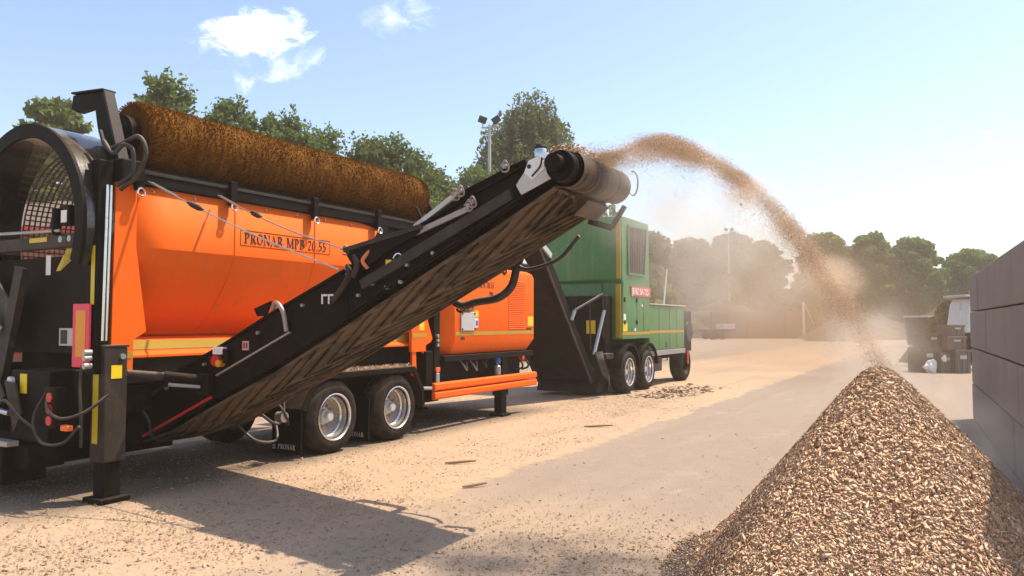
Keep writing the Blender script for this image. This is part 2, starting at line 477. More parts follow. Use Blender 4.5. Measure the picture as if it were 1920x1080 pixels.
class MB:
    def __init__(self):
        self.v = []; self.f = []

    def add(self, vs, fs):
        k = len(self.v)
        self.v += [tuple(x) for x in vs]
        self.f += [tuple(i + k for i in f) for f in fs]
        return self

    def box(self, x0, x1, y0, y1, z0, z1):
        vs = [(x, y, z) for z in (z0, z1) for y in (y0, y1) for x in (x0, x1)]
        return self.add(vs, [(0, 2, 3, 1), (4, 5, 7, 6), (0, 1, 5, 4), (2, 6, 7, 3), (0, 4, 6, 2), (1, 3, 7, 5)])

    def prism(self, poly, vec):
        """polygon (3d points) swept along vec"""
        n = len(poly)
        a = [Vector(p) for p in poly]
        b = [p + Vector(vec) for p in a]
        fs = [tuple(range(n)), tuple(range(2 * n - 1, n - 1, -1))]
        fs += [(i, i + n, (i + 1) % n + n, (i + 1) % n) for i in range(n)]
        return self.add(a + b, fs)

    def bar(self, p0, p1, w, h, up=(0, 0, 1)):
        p0 = Vector(p0); p1 = Vector(p1)
        d = (p1 - p0).normalized()
        u = Vector(up)
        x = d.cross(u)
        if x.length < 1e-4:
            x = d.cross(Vector((1, 0, 0)))
        x.normalize(); u = x.cross(d).normalized()
        q = [p0 + x * (a * w / 2) + u * (b * h / 2) for a, b in ((-1, -1), (1, -1), (1, 1), (-1, 1))]
        return self.prism(q, p1 - p0)

    def loft(self, rings, cap=True, closed=True):
        n = len(rings[0]); vs = []; fs = []
        for r in rings: vs += [tuple(p) for p in r]
        for i in range(len(rings) - 1):
            for j in range(n if closed else n - 1):
                k = (j + 1) % n
                fs.append((i * n + j, i * n + k, (i + 1) * n + k, (i + 1) * n + j))
        if cap:
            fs.append(tuple(range(n - 1, -1, -1)))
            fs.append(tuple(range((len(rings) - 1) * n, len(rings) * n)))
        return self.add(vs, fs)

    def cyl(self, p0, p1, r0, r1=None, n=16, cap=True):
        r1 = r0 if r1 is None else r1
        p0 = Vector(p0); p1 = Vector(p1)
        d = (p1 - p0).normalized()
        x = d.orthogonal().normalized(); y = d.cross(x)
        rings = []
        for p, r in ((p0, r0), (p1, r1)):
            rings.append([p + x * (r * math.cos(a)) + y * (r * math.sin(a)) for a in (2 * math.pi * i / n for i in range(n))])
        return self.loft(rings, cap)

    def tube(self, pts, r, n=8, cap=True):
        pts = [Vector(p) for p in pts]
        rr = r if isinstance(r, (list, tuple)) else [r] * len(pts)
        rings = []; x = None
        for i, p in enumerate(pts):
            d = (pts[min(i + 1, len(pts) - 1)] - pts[max(i - 1, 0)]).normalized()
            if x is None:
                x = d.orthogonal().normalized()
            else:
                x = (x - d * x.dot(d))
                x = x.normalized() if x.length > 1e-5 else d.orthogonal().normalized()
            y = d.cross(x)
            rings.append([p + x * (rr[i] * math.cos(a)) + y * (rr[i] * math.sin(a)) for a in (2 * math.pi * k / n for k in range(n))])
        return self.loft(rings, cap)

    def lathe(self, prof, c, axis='y', n=40, sign=1):
        """prof: (radius, offset along axis)"""
        c = Vector(c); vs = []; fs = []; m = len(prof)
        for i in range(n):
            a = 2 * math.pi * i / n
            for r, o in prof:
                ca, sa = r * math.cos(a), r * math.sin(a)
                vs.append(c + (Vector((ca, o * sign, sa)) if axis == 'y' else Vector((o * sign, ca, sa)) if axis == 'x' else Vector((ca, sa, o * sign))))
        for i in range(n):
            j = (i + 1) % n
            for k in range(m - 1):
                fs.append((i * m + k, j * m + k, j * m + k + 1, i * m + k + 1))
        return self.add(vs, fs)

    def build(self, name, mat, parent=None, bevel=0.0, angle=35, recalc=True):
        me = bpy.data.meshes.new(name)
        me.from_pydata(self.v, [], self.f)
        if recalc:
            import bmesh
            bm = bmesh.new(); bm.from_mesh(me)
            bmesh.ops.recalc_face_normals(bm, faces=bm.faces)
            bm.to_mesh(me); bm.free()
        me.polygons.foreach_set('use_smooth', np.ones(len(me.polygons), dtype=bool))
        me.set_sharp_from_angle(angle=R(angle))
        me.update()
        o = link(name, me, mat, parent)
        if bevel > 0:
            b = o.modifiers.new('edge', 'BEVEL')
            b.width = bevel; b.segments = 2; b.limit_method = 'ANGLE'; b.angle_limit = R(40)
            b.harden_normals = False
        return o


def curve_pts(pts, n=8):
    """Catmull-Rom through points"""
    P = [Vector(p) for p in pts]
    P = [P[0] * 2 - P[1]] + P + [P[-1] * 2 - P[-2]]
    out = []
    for i in range(1, len(P) - 2):
        for k in range(n):
            t = k / n
            a, b, c, d = P[i - 1], P[i], P[i + 1], P[i + 2]
            out.append(0.5 * ((2 * b) + (c - a) * t + (2 * a - 5 * b + 4 * c - d) * t * t + (3 * b - a - 3 * c + d) * t ** 3))
    out.append(P[-2])
    return out


def copy_tree(o, parent=None):
    c = o.copy(); col.objects.link(c)
    if parent is not None: c.parent = parent
    for ch in list(o.children):
        copy_tree(ch, c)
    return c


rng = np.random.default_rng(7)
random.seed(7)


def unit(n):
    v = rng.normal(size=(n, 3))
    return v / np.linalg.norm(v, axis=1, keepdims=True)


def splinters(C, U, Vv, L, Wd, T):
    """tetrahedral wood splinters: centres, long axes, short axes, sizes"""
    n = len(C)
    Nv = np.cross(U, Vv)
    p0 = C - U * (L / 2)[:, None]; p1 = C + U * (L / 2)[:, None]
    p2 = C + Vv * (Wd / 2)[:, None] + Nv * (T / 2)[:, None]
    p3 = C - Vv * (Wd / 2)[:, None] + Nv * (T / 2)[:, None]
    V = np.stack([p0, p1, p2, p3], 1).reshape(-1, 3)
    b = np.arange(n)[:, None] * 4
    F = np.concatenate([b + np.array([[0, 1, 2]]), b + np.array([[1, 0, 3]]), b + np.array([[0, 2, 3]]), b + np.array([[1, 3, 2]])], 0)
    return V, F


def leaves(C, size, elong=1.5):
    """diamond leaves"""
    n = len(C)
    U = unit(n); A = unit(n)
    Vv = np.cross(U, A); Vv /= np.linalg.norm(Vv, axis=1, keepdims=True)
    a = (size * elong / 2)[:, None]; b = (size / 2)[:, None]
    V = np.stack([C - U * a, C + Vv * b, C + U * a, C - Vv * b], 1).reshape(-1, 3)
    F = np.arange(n * 4).reshape(-1, 4)
    return V, F

# ================================================================== SETTING
# ------------------------------------------------------------------ ground
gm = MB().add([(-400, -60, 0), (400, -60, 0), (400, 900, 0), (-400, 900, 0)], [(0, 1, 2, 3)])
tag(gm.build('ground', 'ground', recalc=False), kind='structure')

# ------------------------------------------------------------------ concrete block wall
wall_dir = Vector((-0.451, -0.893, 0)).normalized()
wall_rot = math.atan2(wall_dir.y, wall_dir.x)
wall = empty('concrete_block_wall', (9.09, 15.34, 0), wall_rot)
tag(wall, 'tall grey concrete block wall in shade at the right edge of the yard', 'wall')
BH, BL, BT = 0.70, 3.20, 0.80


def block_mesh(L):
    b = MB().box(0.003, L - 0.003, 0, BT, 0.012, BH - 0.006)
    o = b.build('block', 'block', None, bevel=0.016)
    return o


blk_full = block_mesh(BL); blk_half = block_mesh(BL / 2)
for row in range(4):
    x = 0.0
    k = 0
    while x < 11.1:
        half = (row % 2 == 1 and k == 0) or x > 9.5
        src = blk_half if half else blk_full
        o = src.copy(); o.name = 'block'; col.objects.link(o)
        o.parent = wall
        o.location = (x, random.uniform(-0.012, 0.012), row * BH)
        x += BL / 2 if half else BL
        k += 1
bpy.data.objects.remove(blk_full); bpy.data.objects.remove(blk_half)

# ------------------------------------------------------------------ trees


def tree_meshes(height, radius, kind, n_leaf, leaf, seed, base=0.25):
    global rng
    rng = np.random.default_rng(seed)
    rnd = random.Random(seed)
    trunk = MB()
    h0 = height * base
    tips = []
    r0 = max(0.12, height * 0.018)
    lean = Vector((rnd.uniform(-.03, .03), rnd.uniform(-.03, .03), 0))
    tp = []
    for i in range(7):
        z = height * 0.93 * i / 6
        tp.append(Vector((rnd.uniform(-.1, .1) * (i > 0), rnd.uniform(-.1, .1) * (i > 0), z)) + lean * z)
    trunk.tube(tp, [r0 * (1.25 if i == 0 else 1 - 0.145 * i) for i in range(7)], 8)

    def env(t):          # crown radius at relative height
        if kind == 'cone': return (1 - t) ** 0.75 * (0.35 + 0.65 * min(1, t * 5))
        if kind == 'spray': return math.sqrt(max(0, 1 - t ** 1.6)) * (0.45 + 0.55 * min(1, t * 4))
        if kind == 'willow': return (max(0, 1 - t ** 1.5)) ** 0.8 * (0.8 + 0.2 * min(1, t * 3))
        return math.sqrt(max(0, 1 - (2 * t - 0.9) ** 2 / 1.21)) if t > 0.05 else 0.35
    nb = {'cone': 46, 'spray': 44, 'willow': 34, 'round': 50}[kind]
    clumps = []
    for i in range(nb):
        t = ((i + rnd.random()) / nb)
        a = i * 2.399 + rnd.uniform(-.5, .5)
        rr = radius * env(t) * rnd.uniform(0.72, 1.08)
        z = h0 + (height - h0) * t
        drop = {'cone': -0.05, 'spray': -0.38, 'willow': -0.15, 'round': -0.25}[kind]
        st = Vector((lean.x * z, lean.y * z, max(h0 * 0.6, z + drop * rr - 0.12 * rr)))
        en = Vector((math.cos(a) * rr + lean.x * z, math.sin(a) * rr + lean.y * z, z + (0.12 if kind != 'cone' else -0.1) * rr))
        mid = st.lerp(en, 0.5) + Vector((0, 0, 0.08 * rr))
        br = r0 * 0.34 * (1 - 0.55 * t)
        trunk.tube([st, mid, en], [br, br * 0.62, br * 0.25], 5)
        for f in (0.55, 0.8, 1.0):
            p = (st.lerp(mid, f * 2) if f < .5 else mid.lerp(en, f * 2 - 1))
            clumps.append((p, radius * rnd.uniform(0.16, 0.27) * (0.75 + 0.4 * (f < 1)), (en - st).normalized()))
    clumps.append((Vector((lean.x * height, lean.y * height, height * 0.975)), radius * 0.14, Vector((0, 0, 1))))
    w = np.array([c[1] ** 2 for c in clumps]); w /= w.sum()
    cnt = rng.multinomial(n_leaf, w)
    Cs = []
    for (p, r, d), k in zip(clumps, cnt):
        if k == 0: continue
        if kind == 'willow':
            m = max(3, k // 14)
            a = unit(m) * r * 1.1 + np.array(p)
            ln = rng.uniform(0.6, 1.9, m) * radius * 0.4
            ids = rng.integers(0, m, k)
            u = rng.random(k)
            q = a[ids].copy(); q[:, 2] -= u * ln[ids]
            q[:, :2] += rng.normal(size=(k, 2)) * 0.05 + (a[ids][:, :2] - np.array(p)[:2]) * (u[:, None] * 0.25)
            Cs.append(q)
        elif kind in ('spray', 'cone'):
            m = max(3, k // 20)
            dirs = unit(m) * 0.75 + np.array(d) * 0.6 + np.array([0, 0, 0.55 if kind == 'spray' else 0.15])
            dirs /= np.linalg.norm(dirs, axis=1, keepdims=True)
            ids = rng.integers(0, m, k)
            u = rng.random(k) ** 0.7
            q = np.array(p) + dirs[ids] * (u * r * rng.uniform(1.1, 1.9, m)[ids])[:, None] + rng.normal(size=(k, 3)) * r * 0.13
            Cs.append(q)
        else:
            dd = unit(k)
            rad = r * (0.35 + 0.75 * rng.random(k) ** 0.6)
            q = np.array(p) + dd * rad[:, None] * np.array([1, 1, 0.75])
            Cs.append(q)
    C = np.concatenate(Cs)
    V, F = leaves(C, leaf * rng.uniform(0.6, 1.35, len(C)), 2.6 if kind == 'willow' else 1.5)
    return trunk, mesh_np('crown', V, F)


def tree(label, x, y, height, radius, kind, mat, n_leaf, leaf, seed, base=0.25, group=None, name='tree'):
    root = empty(name, (x, y, 0), random.uniform(0, 6.28))
    tag(root, label, 'tree', group)
    trunk, crown = tree_meshes(height, radius, kind, n_leaf, leaf, seed, base)
    trunk.build('trunk', 'bark', root, recalc=False, angle=60)
    link('crown', crown, mat, root)
    return root


GL = 'trees behind the screening machine'
tree('pale sunlit maple above the black drum hood at far left', -21.0, 35, 11.9, 2.0, 'round', 'leaf_pale', 9000, 0.26, 11, group=GL)
tree('pale tree cut by the left edge of the picture', -25.2, 36, 10.7, 1.9, 'round', 'leaf_pale', 6000, 0.26, 12, group=GL)
tree('tall pointed tree behind the upper left end of the brush', -14.7, 32, 11.7, 2.3, 'cone', 'leaf_mid', 22000, 0.125, 13, group=GL)
tree('airy tree with thin upright twigs just right of the pointed tree', -12.4, 34, 11.0, 2.3, 'spray', 'leaf_mid', 22000, 0.12, 14, group=GL)
tree('airy tree with upright twigs above the middle of the brush', -10.6, 34.5, 10.6, 2.3, 'spray', 'leaf_mid', 22000, 0.12, 15, group=GL)
tree('feathery tree behind the brush, right of its middle', -8.9, 35, 10.0, 2.4, 'spray', 'leaf_mid', 22000, 0.12, 16, group=GL)
tree('bushy tree behind the right third of the brush', -6.8, 36, 9.9, 2.4, 'spray', 'leaf_mid', 22000, 0.12, 17, group=GL)
tree('bushy tree behind the right end of the brush', -5.2, 36.5, 9.6, 2.6, 'spray', 'leaf_mid', 22000, 0.12, 18, group=GL)
tree('low dark tree between the brush end and the conveyor', -4.3, 42, 9.4, 3.2, 'spray', 'leaf_mid', 22000, 0.15, 19, 0.15, group=GL)
tree('dark tree left of the willow below the twin floodlights', -2.2, 44, 9.8, 3.4, 'spray', 'leaf_mid', 22000, 0.15, 20, 0.15, group=GL)
tree('large drooping grey-green willow behind the head of the conveyor', 1.2, 50, 15.6, 5.6, 'willow', 'leaf_willow', 100000, 0.125, 21, 0.25, group=GL, name='willow_tree')
tree('narrow dark tree behind the tall green shredder tower', 10.6, 58, 8.4, 2.0, 'round', 'leaf_dark', 6000, 0.3, 22, 0.15, group=GL)
tree('low dark tree behind the conveyor in front of the willow', -0.6, 46, 10.0, 2.4, 'round', 'leaf_dark', 9000, 0.24, 23, 0.12, group=GL)
tree('low dark tree under the right side of the willow', 3.6, 48, 10.2, 2.6, 'round', 'leaf_dark', 9000, 0.24, 24, 0.12, group=GL)
GR = 'trees along the far side of the yard'
for lab, x, y, h, r, kd, mt, n, sd in (
        ('broad dusty tree just right of the green shredder', 24.3, 104, 12.6, 4.2, 'round', 'leaf_dark', 12000, 31),
        ('broad dusty tree around the thin far mast', 29.3, 104, 13.3, 4.4, 'round', 'leaf_dark', 13000, 32),
        ('dusty tree left of the falling chips, right of the mast', 33.8, 105, 12.4, 3.9, 'round', 'leaf_dark', 11000, 33),
        ('tall tree hidden by the falling stream of chips', 42.6, 105, 13.4, 4.2, 'round', 'leaf_bright', 13000, 34),
        ('round green tree just right of the falling chips', 48.6, 104, 13.3, 3.7, 'round', 'leaf_bright', 12000, 35),
        ('round green tree halfway between the falling chips and the wall', 54.2, 104, 12.7, 4.0, 'round', 'leaf_bright', 12000, 36),
        ('low dark green tree behind the top of the concrete wall', 63.0, 105, 11.2, 4.3, 'round', 'leaf_bright', 11000, 37),
        ('tree mostly hidden behind the concrete wall', 70.0, 104, 11.0, 3.9, 'round', 'leaf_dark', 8000, 38)):
    tree(lab, x, y, h, r, kd, mt, int(n * 2.2), 0.33, sd, 0.2, group=GR)


def bush_mass(name, label, xs, y, h, n, mat, seed, leaf):
    g = np.random.default_rng(seed)
    x = g.uniform(xs[0], xs[1], n)
    top = h * (0.72 + 0.28 * np.sin(x * 0.55 + 1.3) * np.sin(x * 0.21 + seed))
    z = top * g.random(n) ** 0.8
    yy = y + g.normal(size=n) * 1.6 * np.sqrt(np.clip(1 - (z / h) ** 2, 0.05, 1))
    C = np.stack([x, yy, z], 1)
    V, F = leaves(C, leaf * g.uniform(0.6, 1.4, n))
    o = link(name, mesh_np(name, V, F), mat)
    return tag(o, label, 'undergrowth', kind='stuff')


bush_mass('hedge', 'dark undergrowth below the far trees', (16, 82), 110, 6.5, 20000, 'leaf_dark', 41, 0.75)
bush_mass('shrubbery', 'dark undergrowth behind the screening machine', (-34, 8), 41, 6.0, 16000, 'leaf_dark', 42, 0.42)

# ------------------------------------------------------------------ far yard things


def mound(name, label, cx, cy, rx, ry, h, mat, seed, cat='heap', rough=0.25, n=56):
    g = np.random.default_rng(seed)
    k = g.uniform(0.6, 2.6, (10, 2)) * np.array([1 / 1.0, 1 / 1.0]); ph = g.uniform(0, 6.28, 10)
    V = []
    for j in range(n):
        for i in range(n):
            u = -1 + 2 * i / (n - 1); v = -1 + 2 * j / (n - 1)
            r = math.hypot(u, v)
            x, y = u * rx, v * ry
            nz = sum(math.sin(x * k[q, 0] * 1.6 + y * k[q, 1] * 1.6 + ph[q]) for q in range(10)) / 10
            z = h * max(0, 1 - r ** 1.25) * (1 + rough * nz) + (0.10 * h * nz * max(0, 1 - r)) - 0.02
            z += g.normal() * 0.02 * h * (r < 0.95)
            V.append((x, y, z))
    F = [(j * n + i, j * n + i + 1, (j + 1) * n + i + 1, (j + 1) * n + i) for j in range(n - 1) for i in range(n - 1)]
    o = link(name, mesh_np(name, V, F, True), mat)
    o.location = (cx, cy, 0)
    return tag(o, label, cat)


mound('compost_heap', 'dark brown compost heap behind the far concrete panels', 27, 98, 9.5, 5, 4.6, 'soil', 51)
mound('compost_heap', 'dark compost heap just left of where the chips land', 41, 90, 8, 5.5, 3.0, 'soil', 52)
mound('compost_heap', 'long dark compost heap right of the falling chips', 52, 88, 11, 6, 4.3, 'soil', 53)
mound('compost_heap', 'low dark compost heap near the crates', 62, 93, 9, 5, 3.6, 'soil', 54)
mound('compost_heap', 'small dark mound at the foot of the falling chips', 33.6, 80, 3.4, 3, 2.0, 'soil', 55)

fw = empty('panel_wall', (23.8, 93, 0), R(-4))
tag(fw, 'low far concrete panel wall in front of a compost heap', 'wall')
for i in range(5):
    p = MB().box(i * 2.2 + 0.02, i * 2.2 + 2.18, 0, 0.25, 0, 3.2 + random.uniform(-.05, .05)).build('panel', 'farwall', fw, bevel=0.03)
wp = empty('marker_post', (34.1, 90.5, 0))
tag(wp, 'slim white post at the end of the far panel wall', 'post')
MB().box(-0.12, 0.12, -0.1, 0.1, 0, 4.3).build('shaft', 'white', wp, bevel=0.02)
MB().bar((0.1, 0, 4.2), (1.3, 0.2, 1.6), 0.1, 0.1).build('brace', 'palegrey', wp)

tr = empty('flatbed_trailer', (23.0, 88, 0), R(8))
tag(tr, 'small grey flatbed trailer parked by the far panel wall', 'trailer')
MB().box(-2.2, 2.2, -1, 1, 0.9, 1.15).build('deck', 'darkgrey', tr, bevel=0.02)
MB().box(0.6, 2.1, -0.95, 0.95, 1.15, 1.75).build('load', 'palegrey', tr, bevel=0.03)
for x in (-0.7, 0.5):
    for y in (-0.95, 0.95):
        MB().lathe([(0.05, -.12), (0.4, -.12), (0.45, -.06), (0.45, .06), (0.4, .12), (0.05, .12)], (x, y, 0.45), n=20).build('wheel', 'rubber', tr)
MB().box(-3.4, -2.2, -0.08, 0.08, 0.7, 0.8).build('drawbar', 'darkgrey', tr)
MB().box(2.16, 2.26, -0.9, 0.9, 0.85, 1.1).build('tail_board', 'palegrey', tr)

# floodlight masts
def mast(label, x, y, h, heads):
    r = empty('floodlight_mast', (x, y, 0))
    tag(r, label, 'lamp post')
    MB().cyl((0, 0, 0), (0, 0, h), 0.16, 0.085, 10).build('pole', 'palegrey', r)
    MB().box(-0.45, 0.45, -0.04, 0.04, h - 0.08, h).build('crossbar', 'palegrey', r)
    for sx in heads:
        b = MB()
        a = R(35 if sx > 0 else -20)
        c = Vector((sx * 0.38, -0.1, h + 0.35))
        ux = Vector((math.cos(a), 0, math.sin(a))); uz = Vector((-math.sin(a), 0, math.cos(a))); uy = Vector((0, 1, 0))
        ring = lambda q, k: [c + ux * (x_ * k) + uz * (z_ * k) + uy * q for x_, z_ in ((-.24, -.19), (.24, -.19), (.24, .19), (-.24, .19))]
        b.loft([ring(-0.2, 1.0), ring(0.0, 0.9), ring(0.22, 0.5)])
        hd = b.build('lamp_head', 'darkgrey', r, bevel=0.02)
        MB().bar((sx * 0.38, 0, h - 0.02), (sx * 0.38, 0, h + 0.2), 0.06, 0.06, (0, 1, 0)).build('bracket', 'palegrey', hd)
    return r


mast('tall floodlight mast with two lamp heads beside the willow', -1.28, 43.5, 13.0, (-1, 1))
mast('thin dusty mast rising above the far trees beyond the shredder', 28.1, 100, 13.6, (-1, 1))

# brick shed seen through the drum hood
bs = empty('brick_shed', (-25.5, 30, 0), R(6))
tag(bs, 'low red brick shed with dark roof seen through the drum hood', 'shed')
MB().box(0, 13, 0, 6, 0, 5.6).build('wall', 'brick', bs)
rf = MB().prism([(-0.4, -0.5, 5.62), (-0.4, 3, 7.2), (-0.4, 6.5, 5.62)], (13.8, 0, 0)).build('roof', 'rooftile', bs)
MB().box(-0.4, 13.4, -0.62, -0.505, 5.45, 5.66).build('gutter', 'red', rf)
MB().box(-0.02, 13.02, -0.06, -0.002, 2.0, 3.9).build('concrete_band', 'farwall', bs)

# grey skip, crates, brushwood heap, loader, lawn at the right
sk = empty('waste_container', (32.6, 60.5, 0), R(20))
tag(sk, 'grey steel waste container standing behind the crate stack', 'container')
MB().loft([[(-1.2, -1, 0.15), (1.2, -1, 0.15), (1.2, 1, 0.15), (-1.2, 1, 0.15)], [(-1.35, -1.1, 2.3), (1.35, -1.1, 2.3), (1.35, 1.1, 2.3), (-1.35, 1.1, 2.3)]]).build('body', 'darkgrey', sk, bevel=0.03)
for i in range(5):
    MB().bar((-1.0 + i * 0.5, -1.06, 0.2), (-1.0 + i * 0.5, -1.15, 2.2), 0.08, 0.08, (1, 0, 0)).build('rib', 'darkgrey', sk)
MB().box(-1.42, 1.42, -1.18, 1.18, 2.3, 2.42).build('lid', 'palegrey', sk, bevel=0.02)


def crate(label, x, y, z, sx, sy, sz, rz, mat='crate'):
    r = empty('storage_crate', (x, y, z), rz)
    tag(r, label, 'crate', 'stacked crates near the wall')
    b = MB()
    t = 0.04
    b.box(-sx / 2, sx / 2, -sy / 2, sy / 2, 0.0, 0.05)
    b.box(-sx / 2, sx / 2, -sy / 2, -sy / 2 + t, 0.051, sz); b.box(-sx / 2, sx / 2, sy / 2 - t, sy / 2, 0.051, sz)
    b.box(-sx / 2, -sx / 2 + t, -sy / 2 + t + .001, sy / 2 - t - .001, 0.051, sz); b.box(sx / 2 - t, sx / 2, -sy / 2 + t + .001, sy / 2 - t - .001, 0.051, sz)
    b.build('shell', mat, r)
    MB().box(-sx / 2 - .02, sx / 2 + .02, -sy / 2 - .03, -sy / 2 - .001, sz - .07, sz + .012).build('rim', mat, r, bevel=0.008)
    for i in (-1, 0, 1):
        MB().box(i * sx * 0.36 - .03, i * sx * 0.36 + .03, -sy / 2 - .028, -sy / 2 - .001, 0.04, sz - .075).build('rib', mat, r)
    MB().box(-.12, .12, -sy / 2 - .034, -sy / 2 - .001, sz * .62, sz * .78).build('grip', 'palegrey', r)


crate('grey bottom crate with the white bag leaning on it', 15.82, 29.9, 0, 0.62, 0.9, 0.93, R(5), 'darkgrey')
crate('dark bottom crate in the middle of the stack', 16.35, 29.7, 0, 0.42, 0.9, 0.75, R(2))
crate('brown bottom crate at the right end of the stack', 16.86, 29.4, 0, 0.54, 0.9, 0.86, R(-3))
crate('upper left crate of the stack, above the white bag', 16.0, 29.9, 0.94, 0.6, 0.8, 0.5, R(8), 'darkgrey')
crate('upper right crate of the stack, second layer', 16.72, 29.5, 0.88, 0.68, 0.85, 0.48, R(-4))
crate('topmost crate of the stack, below the brushwood', 16.75, 29.6, 1.38, 0.58, 0.8, 0.42, R(6))


def crumple(name, label, x, y, z, sx, sz, seed):
    g = np.random.default_rng(seed)
    import bmesh
    bm = bmesh.new(); bmesh.ops.create_icosphere(bm, subdivisions=3, radius=1)
    for v in bm.verts:
        q = 1 + 0.22 * math.sin(v.co.x * 5 + seed) * math.sin(v.co.y * 6 + 1) + g.normal() * 0.06
        v.co = Vector((v.co.x * sx * q, v.co.y * sx * 0.6 * q, max(-sz * .95, v.co.z * sz * q * (1.05 + 0.75 * v.co.x))))
    me = bpy.data.meshes.new(name); bm.to_mesh(me); bm.free()
    o = link(name, me, 'bag'); o.location = (x, y, z + sz * .95)
    return tag(o, label, 'bag')


crumple('plastic_bag', 'crumpled white plastic bag leaning on the left crate', 15.72, 29.2, 0, 0.24, 0.24, 3)
crumple('plastic_bag', 'small white plastic bag on the ground right of the crates', 17.3, 29.5, 0, 0.16, 0.17, 5)
crumple('plastic_bag', 'tiny white bag caught between the two left crates', 16.2, 29.1, 0.42, 0.09, 0.12, 8)

g = np.random.default_rng(61)
n = 9000
a = g.uniform(0, 6.28, n); rr = np.sqrt(g.random(n))
C = np.stack([23.3 + rr * np.cos(a) * 1.5, 41 + rr * np.sin(a) * 1.5, 0.15 + g.random(n) * (1 - rr ** 2) * 3.0], 1)
V, F = leaves(C, 0.16 * g.uniform(.6, 1.6, n), 2.2)
tag(link('brushwood_heap', mesh_np('brushwood_heap', V, F), 'brushwood'), 'loose heap of green and brown brushwood behind the crates', 'heap', kind='stuff')

# white wheel loader half behind the wall
ld = empty('wheel_loader', (19.75, 33.2, 0), R(0))
tag(ld, 'white loader cab with orange beacon half hidden behind the wall', 'loader')
MB().box(-0.55, 2.8, -0.9, 0.9, 0.75, 1.45).build('chassis', 'darkgrey', ld, bevel=0.05)
MB().prism([(-0.75, -0.75, 1.46), (-0.55, -0.75, 2.7), (-0.4, -0.75, 2.95), (1.2, -0.75, 2.95), (1.35, -0.75, 1.46)], (0, 1.5, 0)).build('cab', 'white', ld, bevel=0.06)
gl = MB().prism([(-0.36, -0.762, 1.75), (-0.2, -0.762, 2.72), (0.28, -0.762, 2.72), (0.28, -0.762, 1.75)], (0, 0.008, 0)).build('window', 'glass', ld)
MB().prism([(0.4, -0.762, 1.55), (0.4, -0.762, 2.72), (1.05, -0.762, 2.72), (1.15, -0.762, 1.55)], (0, 0.008, 0)).build('door_window', 'glass', ld)
MB().box(-0.78, 1.3, -0.85, 0.85, 2.96, 3.06).build('roof', 'palegrey', ld, bevel=0.03)
MB().tube(curve_pts([(-0.6, -0.7, 2.8), (-0.85, -0.75, 2.75), (-0.95, -0.78, 2.4)], 5), 0.05, 8).build('mirror', 'palegrey', ld)
MB().lathe([(0.001, .26), (0.1, .25), (.15, .16), (.16, .0), (0.001, 0)], (-0.25, -0.5, 3.07), 'z', 16).build('beacon', paint('orange_beacon', (0.85, 0.12, 0.02), 0.3, dust=0.05), ld)
for x in (-0.1, 1.9):
    for y in (-0.95, 0.95):
        MB().lathe([(0.08, -.22), (0.5, -.22), (0.62, -.13), (0.62, .13), (0.5, .22), (0.08, .22)], (x, y, 0.62), n=24).build('wheel', 'rubber', ld)
MB().box(1.36, 2.75, -0.8, 0.8, 1.46, 2.1).build('engine_hood', 'white', ld, bevel=0.08)
MB().bar((-0.5, -0.5, 1.2), (-2.0, -0.5, 0.7), 0.14, 0.2).build('lift_arm', 'darkgrey', ld)
MB().bar((-0.5, 0.5, 1.2), (-2.0, 0.5, 0.7), 0.14, 0.2).build('lift_arm', 'darkgrey', ld)
MB().prism([(-2.0, -1.1, 0.2), (-2.7, -1.1, 0.15), (-2.05, -1.1, 1.0)], (0, 2.2, 0)).build('bucket', 'darkgrey', ld)

# small lawn strip with kerb
lw = MB().add([(17.6, 29.2, 0.06), (24, 27.5, 0.06), (33, 50, 0.06), (26.0, 45.0, 0.06)], [(0, 1, 2, 3)])
tag(lw.build('lawn', paint('lawn_soil', (0.09, 0.12, 0.035), 0.95, dust=0.1), recalc=False), kind='structure')
g = np.random.default_rng(62); n = 7000
u, v = g.random(n), g.random(n)
pA = np.array([17.6, 29.2]); pB = np.array([24, 27.5]); pC = np.array([33, 50]); pD = np.array([26.0, 45.0])
xy = (pA * ((1 - u) * (1 - v))[:, None] + pB * (u * (1 - v))[:, None] + pC * (u * v)[:, None] + pD * ((1 - u) * v)[:, None])
C = np.concatenate([xy, np.full((n, 1), 0.12)], 1)
rng = np.random.default_rng(63)
V, F = leaves(C, np.full(n, 0.1), 2.4)
tag(link('grass', mesh_np('grass', V, F), 'grassblade'), 'patch of green grass beside the concrete wall', 'grass', kind='stuff')
kb = empty('kerb', (17.5, 29.1, 0), math.atan2(16, 8.5))
tag(kb, kind='structure')
for i in range(14):
    MB().box(i * 1.0 + .005, i * 1.0 + .995, -0.02, 0.13, 0, 0.12).build('kerb_stone', 'kerb', kb, bevel=0.015)

# ================================================================== LETTERING


def arc_poly(cx, cy, rx, ry, a0, a1, t0, t1, n=14):
    """stroke along an elliptic arc; t0 thickness at the sides, t1 at top and bottom"""
    polys = []
    for i in range(n):
        q = []
        for a, k in ((a0 + (a1 - a0) * i / n, 1), (a0 + (a1 - a0) * (i + 1) / n, 1)):
            th = t1 + (t0 - t1) * abs(math.cos(a))
            q.append(((cx + rx * math.cos(a), cy + ry * math.sin(a)), (cx + (rx - th) * math.cos(a), cy + (ry - th * 0.9) * math.sin(a))))
        polys.append([q[0][0], q[1][0], q[1][1], q[0][1]])
    return polys


def rect(x0, y0, x1, y1): return [(x0, y0), (x1, y0), (x1, y1), (x0, y1)]


TK, TN = 0.17, 0.065


def serif(x, y): return rect(x - 0.1, y, x + TK + 0.1, y + 0.05)


